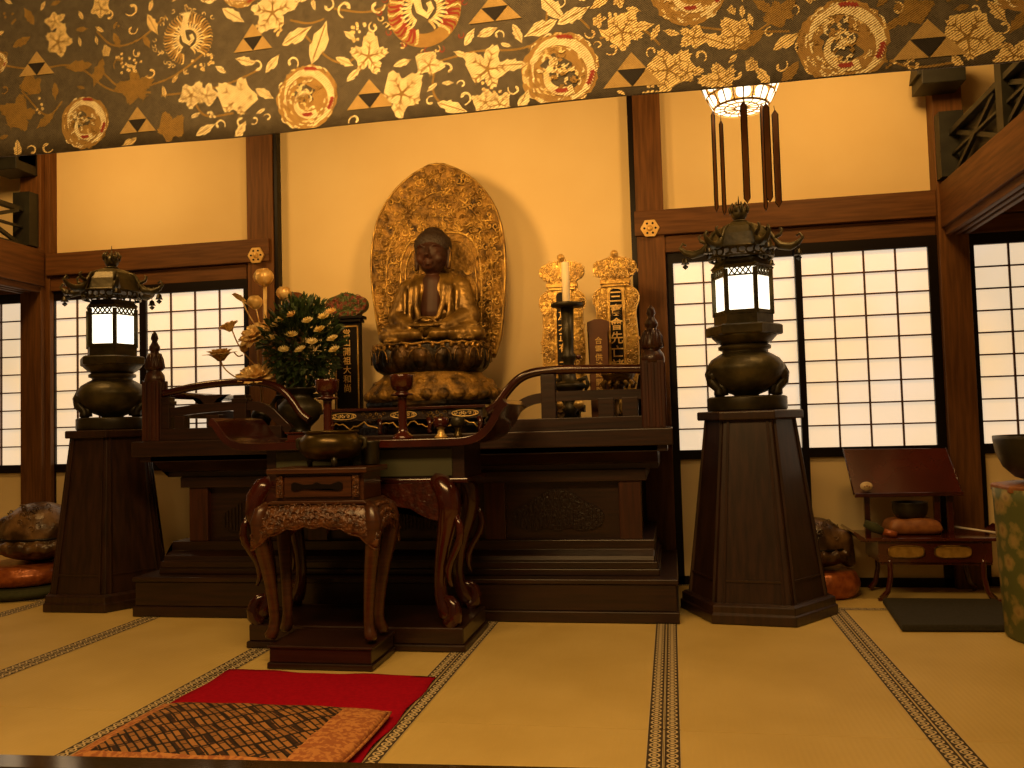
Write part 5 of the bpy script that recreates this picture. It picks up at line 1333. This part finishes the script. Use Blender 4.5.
# ================================================================ RUG AND KNEELING CUSHION
b = MB(); nx_, ny_ = 24, 36; x0, x1, y0, y1 = -1.862, -.955, 2.36, 3.385
g_ = [[b.bm.verts.new((x0+(x1-x0)*i/nx_+.006*sin(j*.5)*(1 if i in (0, nx_) else 0), y0+(y1-y0)*j/ny_+(.012*sin(i*.45)-.03*(i/nx_) if j == ny_ else 0), .0035+.0025*sin(i*.6+j*.3)**2)) for j in range(ny_+1)] for i in range(nx_+1)]
for i in range(nx_):
    for j in range(ny_): b._f([g_[i][j], g_[i+1][j], g_[i+1][j+1], g_[i][j+1]]).smooth = True
ret = bmesh.ops.extrude_face_region(b.bm, geom=b.bm.faces[:]); bmesh.ops.translate(b.bm, verts=[q for q in ret['geom'] if isinstance(q, bmesh.types.BMVert)], vec=(0, 0, -.003))
tag(b.build('red_cloth', 'red'), 'bright red felt cloth spread on the tatami before the small carved table', 'cloth')
CUx0, CUx1, CUy0, CUy1 = -1.845, -.975, 2.345, 2.875
K = thing('kneeling_cushion', 'flat fret-patterned brown cushion with orange border lying on the red cloth', 'cushion', ((CUx0+CUx1)/2, 2.6, .008))
def pillow(mb, x0, x1, y0, y1, z0, h, nx_=36, ny_=26, flt=None, wob=.004, ox=None):
    rr = random.Random(2); top = []; bot = []
    for i in range(nx_+1):
        ct, cb = [], []
        for j in range(ny_+1):
            u, v = 2*i/nx_-1, 2*j/ny_-1
            e = max(0, (1-abs(u)**6)*(1-abs(v)**6))**.5
            x = (x0+x1)/2+(x1-x0)/2*u*(1-.02*v*v); y = (y0+y1)/2+(y1-y0)/2*v*(1-.03*u*u)
            z = z0+h*.35+h*.65*e+wob*(sin(i*.5+j*.2)+sin(j*.7))*e
            if ox: x += ox(v)
            ct.append((x, y, z)); cb.append((x, y, z0+h*.35-h*.35*e))
        top.append(ct); bot.append(cb)
    A_ = [[mb.bm.verts.new(p) for p in c_] for c_ in top]
    B_ = [[A_[i][j] if (i in (0, nx_) or j in (0, ny_)) else mb.bm.verts.new(bot[i][j]) for j in range(ny_+1)] for i in range(nx_+1)]
    for i in range(nx_):
        for j in range(ny_):
            mb.mi = flt(i/nx_, j/ny_) if flt else 0
            f = mb._f([A_[i][j],A_[i+1][j],A_[i+1][j+1],A_[i][j+1]]); f.smooth = True
            mb.mi = 0 if not flt else 1
            f = mb._f([B_[i][j],B_[i][j+1],B_[i+1][j+1],B_[i+1][j]]); 
            if f: f.smooth = True
def skew(v): return .03*v-.03
b = MB(); pillow(b, CUx0, CUx1, CUy0, CUy1, .008, .045, 44, 30, lambda u, v: 1 if (u > .80 or u < .05 or v > .95 or v < .05) else 0, .002)
b.build('padding', ['fret', 'orangecloth'], K)
b = MB(); zz = .008+.045*.35
pts = [(CUx0,CUy0,zz),(CUx0,CUy1,zz),(CUx1,CUy1,zz),(CUx1,CUy0,zz)]
e_ = []
for (p, q) in zip(pts, pts[1:]+pts[:1]):
    for t in range(20):
        u = t/20; e_.append((p[0]+(q[0]-p[0])*u, p[1]+(q[1]-p[1])*u, zz))
e_ = [((x-(CUx0+CUx1)/2)*(1-.02*((y-2.61)/.265)**2)+(CUx0+CUx1)/2, (y-2.61)*(1-.03*((x+1.41)/.435)**2)+2.61, z) for x, y, z in e_]
b.tube(e_, .005, 6, closed=True); b.build('piping', 'orangecloth', K)

# ================================================================ WOODEN FISH ON CUSHIONS
def fish(cx, cy_, z0, R_, label, nose=-1, fl=.75):
    r = thing('wooden_fish', label, 'wooden fish drum', (cx, cy_, z0), 'wooden fish drums')
    b = MB(); b.ball((cx, cy_, z0+R_*.80), R_, 24, 18, (1.0,.95,.82)); 
    b.ball((cx-nose*0, cy_-.02, z0+R_*.42), R_*.9, 22, 12, (1.12,1.05,.42))
    for k in range(8):                    # ridged fin / dragon handle down one side
        t = k/7; b.ball((cx+nose*R_*(.75+fl*t), cy_-.05, z0+R_*(.95-.72*t)), R_*(.42-.20*t), 12, 9, (1,.8,.8))
    for k in range(13):
        a = -2.9+k*.21; b.ball((cx+R_*1.04*cos(a), cy_+R_*.98*sin(a), z0+R_*.42+.015*(k % 2)), R_*.16, 10, 8, (1,1,.9))
    o = remeshed(b, 'body', 'stone', r, R_*.045, 2)
    b = MB()
    for k in range(26):
        rr = random.Random(k+int(cx*10)); a = rr.uniform(-2.9, -.3); e = rr.uniform(.1, 1.1)
        n_ = Vector((cos(a)*cos(e), .95*sin(a)*cos(e), .82*sin(e))); p = Vector((cx, cy_, z0+R_*.80))+n_*R_*1.0
        b.curl(p, R_*.10, R_*.018, k, (-1)**k, 1.2, 8)
    b.build('carving', 'stone', o)
    b = MB(); b.tube([(cx+R_*.98*cos(a), cy_+R_*.94*sin(a), z0+R_*.66) for a in [-2.6+i*.13 for i in range(17)]], R_*.035, 8); b.build('mouth_slit', 'blacklac', o)
    return r
def round_cushion(name, cx, cy_, z0, R_, h, m, label, cat='cushion', group=None):
    b = MB(); n = 9
    pr = [(R_*.80, z0)]+[(R_*(.88+.12*sin(pi*t/8)), z0+h*(.06+.88*t/8)) for t in range(9)]+[(R_*.80, z0+h*1.0), (R_*.3, z0+h*1.02)]
    b.lathe(pr, (cx, cy_, 0), 44); o = b.build(name, m); return tag(o, label, cat, group)
# left
round_cushion('floor_cushion', -4.14, 4.95, 0, .34, .07, 'greenmat', 'dark green round floor cushion at the left edge, under the copper cushion')
round_cushion('round_cushion', -4.14, 4.95, .075, .31, .125, 'copper', 'shiny copper-red brocade cushion under the left wooden fish')
fish(-4.05, 4.96, .205, .235, 'large carved wooden fish drum on a copper cushion left of the left pedestal', -1)
# right
round_cushion('round_cushion', .80, 5.10, 0, .20, .14, 'copper', 'copper-brown round cushion on the floor under the right wooden fish')
fish(.765, 5.12, .145, .175, 'carved wooden fish drum on a copper-brown cushion right of the right pedestal', 1, .25)

# ================================================================ LOW READING TABLE (right)
TX0, TX1, TY0, TY1, TZ = .995, 1.70, 4.90, 5.26, .318
RT = thing('low_lacquer_table', 'low dark lacquered table with gilt oval panels and curved legs beside the green drum stand', 'table', ((TX0+TX1)/2, 5.07, 0))
b = MB(); b.box(TX0, TX1, TY0, TY1, TZ, TZ+.018)
for s, x in ((-1, TX0), (1, TX1)): b.prism([(x, TZ), (x, TZ+.018), (x+s*.05, TZ+.055), (x+s*.058, TZ+.045), (x+s*.02, TZ)], TY0, TY1)
b.build('table_top', 'redlac', RT, .003)
b = MB(); b.box(TX0+.07, TX1-.07, TY0+.02, TY1-.02, TZ-.115, TZ); b.build('frieze', 'redlac', RT, .003)
for x0 in (1.115, 1.345):
    w_, h_ = .178, .062
    pl = [(x0+w_/2+w_/2*math.copysign(abs(cos(t))**.6, cos(t)), TZ-.055+h_/2*math.copysign(abs(sin(t))**.6, sin(t))) for t in [2*pi*k/28 for k in range(28)]]
    pn = MB().prism(pl, TY0+.014, TY0+.02).build('gilt_panel', 'goldpanel', RT)
    b = MB(); b.tube([(u, TY0+.014, v) for u, v in pl], .004, 6, closed=True); b.build('panel_rim', 'goldold', pn)
b = MB(); b.box(TX0+.08, TX1-.07, TY0+.03, TY0+.05, .19, .202); b.box(TX0+.08, TX1-.07, TY1-.05, TY1-.03, .19, .202); b.build('stretcher', 'redlac', RT, .002)
for s, x in ((-1, TX0+.125), (1, TX1-.11)):
    for y in (TY0+.035, TY1-.035):
        b = MB(); b.tube([(x, y, TZ-.10), (x-s*.005, y, .2), (x-s*.004, y, .13), (x+s*.012, y, .05), (x+s*.045, y, .008)], [.020,.016,.014,.014,.018], 8); b.build('curved_leg', 'redlac', RT)
b = MB(); b.box(TX0+.06, TX1+.0, TY0+.025, TY0+.05, 0, .012); b.build('floor_runner', 'redlac', RT, .002)
# slanted reading board on posts
z = TZ+.018
RB = thing('reading_board', 'slanted red-brown lacquered reading board standing behind the low table', 'book rest', (1.25, 5.2, z))
Pq = [at(854,494.5,5.03), at(962.5,492.5,5.03), at(946,448,5.22), at(843,449,5.22)]
b = MB(); nrm = (Pq[1]-Pq[0]).cross(Pq[3]-Pq[0]).normalized()
if nrm.y > 0: nrm = -nrm
lo = [b.bm.verts.new(p) for p in Pq]; hi = [b.bm.verts.new(p-nrm*.014) for p in Pq]
b._f(lo); b._f(hi[::-1])
for i in range(4): b._f([lo[i], hi[i], hi[(i+1)%4], lo[(i+1)%4]])
b.build('board', 'redlac', RB, .003)
b = MB(); b.bar(Pq[0]+Vector((0,-.012,-.004)), Pq[1]+Vector((0,-.012,-.004)), .03, .022); b.build('ledge', 'lacdark', RB, .003)
b = MB()
b.tube([Pq[0], Pq[3]], .004, 5); b.tube([Pq[1], Pq[2]], .004, 5); b.build('edge_beading', 'lacdark', RB)
for t in (.13, .78, .90):
    p = Pq[0].lerp(Pq[1], t); MB().box(p.x-.015, p.x+.015, 5.06, 5.085, z, p.z+.012).build('post', 'lacdark', RB, .002)
p = at(866, 486, 5.02)
b = MB(); b.ball((p.x, 5.012, p.z), .030, 18, 12, (1.1,.55,.8)); o = b.build('pale_ornament', 'pale', smooth=True); tag(o, 'small pale rounded ornament on the lower left corner of the reading board', 'ornament')
b = MB()
for s in (-1, 0, 1): b.ball((p.x+s*.012, 5.012-.017, p.z+.002-.004*abs(s)), .0045, 6, 5)
b.build('eye_dot', 'brownbroc', o)
# gong bowl on brown cushion
ca = at(905, 521, 5.0)
b = MB(); pillow(b, 1.145, 1.425, 5.00, 5.22, z+.001, .085, 24, 16, None, .003); tag(b.build('brocade_cushion', 'brownbroc'), 'brown brocade cushion on the low lacquered table under the dark bowl', 'cushion')
b = MB(); b.lathe([(.03,z+.082),(.07,z+.085),(.086,z+.105),(.093,z+.14),(.091,z+.165),(.095,z+.17),(.087,z+.17),(.083,z+.14),(.03,z+.09)], (1.285,5.125,0), 36)
tag(b.build('bowl_gong', 'bronzedark'), 'dark bronze bowl gong on the brown cushion beneath the reading board', 'bowl gong')
r = thing('cloth_wrapped_striker', 'green and red cloth-wrapped striker lying on the left end of the low table', 'striker', (1.05, 4.95, z))
p1, p2, p3 = Vector((1.01,4.96,z+.075)), Vector((1.10,4.95,z+.028)), Vector((1.165,4.925,z+.016))
b = MB(); b.tube([p1, p1.lerp(p2,.5), p2], [.020,.028,.020], 10); b.build('wrapped_end', 'greenmat', r)
b = MB(); b.tube([p2, p3], [.020,.015], 10); b.build('red_tip', 'copper', r)
# black floor mat
b = MB()
q = [(1.06,4.87),(1.62,4.87),(1.62,4.27),(1.0,4.24)]
lo = [b.bm.verts.new((x,y,.001)) for x, y in q]; hi = [b.bm.verts.new((x+.006*(1 if x < 1.2 else -1),y+(.006 if y < 4.5 else -.006),.03)) for x, y in q]
b._f(lo); b._f(hi[::-1])
for i in range(4): b._f([lo[i], lo[(i+1)%4], hi[(i+1)%4], hi[i]])
bmesh.ops.recalc_face_normals(b.bm, faces=b.bm.faces[:])
tag(b.build('floor_mat', 'blackmat', None, .008), 'thin square blackish-green floor mat before the low lacquered table', 'mat')
# green brocade drum stand with big bell bowl
DX, DY = 1.685, 4.16
r = thing('drum_stand', 'tall cylindrical stand wrapped in green and gold flowered brocade, cut by the right edge', 'stand', (DX, DY, 0))
b = MB(); b.lathe([(.255,0),(.262,.01),(.272,.30),(.280,.60),(.282,.655)], (DX,DY,0), 48); b.build('brocade_wrap', 'flowercloth', r)
b = MB(); b.lathe([(.284,.640),(.288,.645),(.288,.668),(.28,.672)], (DX,DY,0), 8, pi/8); b.build('top_board', 'brownbroc', r, .004)
BX, BYY = 1.70, 4.20
b = MB(); b.lathe([(.05,.673),(.12,.675),(.19,.70),(.235,.745),(.262,.81),(.272,.87),(.272,.885),(.26,.885),(.25,.82),(.20,.72),(.05,.70)], (BX,BYY,0), 56)
tag(b.build('bell_bowl', 'bronzedark'), 'large black metal bell bowl on top of the green brocade stand', 'bell')
# things half hidden between the low table and the drum stand
r = thing('side_table', 'small dark table behind the green brocade stand at the right edge', 'table', (1.98, 5.06, 0))
b = MB(); b.box(1.83, 2.25, 4.92, 5.26, .43, .455); b.build('table_top', 'lacdark', r, .003)
for x in (1.86, 2.22):
    for y in (4.95, 5.23): MB().box(x-.015, x+.015, y-.015, y+.015, 0, .43).build('leg', 'lacdark', r, .002)
round_cushion('round_cushion', 1.98, 5.08, .456, .15, .07, 'brownbroc', 'small brown cushion on the dark side table at the right edge')
b = MB(); a1, a2 = Vector((1.54,4.93,z+.015)), Vector((1.70,4.915,z+.008)); b.tube([Vector((1.50,5.16,z+.03)), Vector((1.70,4.98,z+.012))], [.006,.006], 8)
tag(b.build('pale_rod', 'whitestick'), 'thin pale rod lying on the right end of the low lacquered table', 'rod')
# ================================================================ LIGHT
WC = (1.0, .53, .155)
def spot(name, loc, target, power, size=radians(80), blend=.6, soft=.06, col=WC):
    l = bpy.data.lights.new(name, 'SPOT'); l.energy = power; l.spot_size = size; l.spot_blend = blend; l.shadow_soft_size = soft; l.color = col
    o = bpy.data.objects.new(name, l); COL.objects.link(o); o.location = loc
    o.rotation_euler = (Vector(target)-Vector(loc)).to_track_quat('-Z', 'Y').to_euler(); return o
def area(name, loc, target, power, sx, sy, col=WC):
    l = bpy.data.lights.new(name, 'AREA'); l.shape = 'RECTANGLE'; l.size = sx; l.size_y = sy; l.energy = power; l.color = col
    o = bpy.data.objects.new(name, l); COL.objects.link(o); o.location = loc
    o.rotation_euler = (Vector(target)-Vector(loc)).to_track_quat('-Z', 'Y').to_euler(); return o
spot('ceiling_spot', (-1.62, 3.45, 2.43), (-1.35, 5.4, 2.25), 86, radians(118), 1.0, .13)
spot('ceiling_spot', (-.72, 3.45, 2.43), (-1.15, 5.4, 2.25), 66, radians(118), 1.0, .13)
area('aisle_lamp', (-3.7, 4.1, 3.1), (-3.7, 5.4, 2.0), 19, .5, .3)
area('aisle_lamp', (1.0, 4.1, 3.1), (1.0, 5.4, 2.0), 19, .5, .3)
area('room_lamp', (-1.0, 1.3, 3.15), (-1.0, 2.8, 0), 100, 2.6, .6, (1.0, .58, .20))
spot('brocade_lamp', (-1.2, 1.2, 2.0), (-1.0, 3.0, 2.45), 78, radians(70), 1.0, .12)
w = bpy.data.worlds.new('world'); SC.world = w; w.use_nodes = True
w.node_tree.nodes['Background'].inputs[0].default_value = (1, .55, .2, 1)
w.node_tree.nodes['Background'].inputs[1].default_value = .08
SC.view_settings.view_transform = 'Standard'; SC.view_settings.look = 'None'; SC.view_settings.gamma = 1; SC.view_settings.exposure = 0
SC.view_settings.use_curve_mapping = False
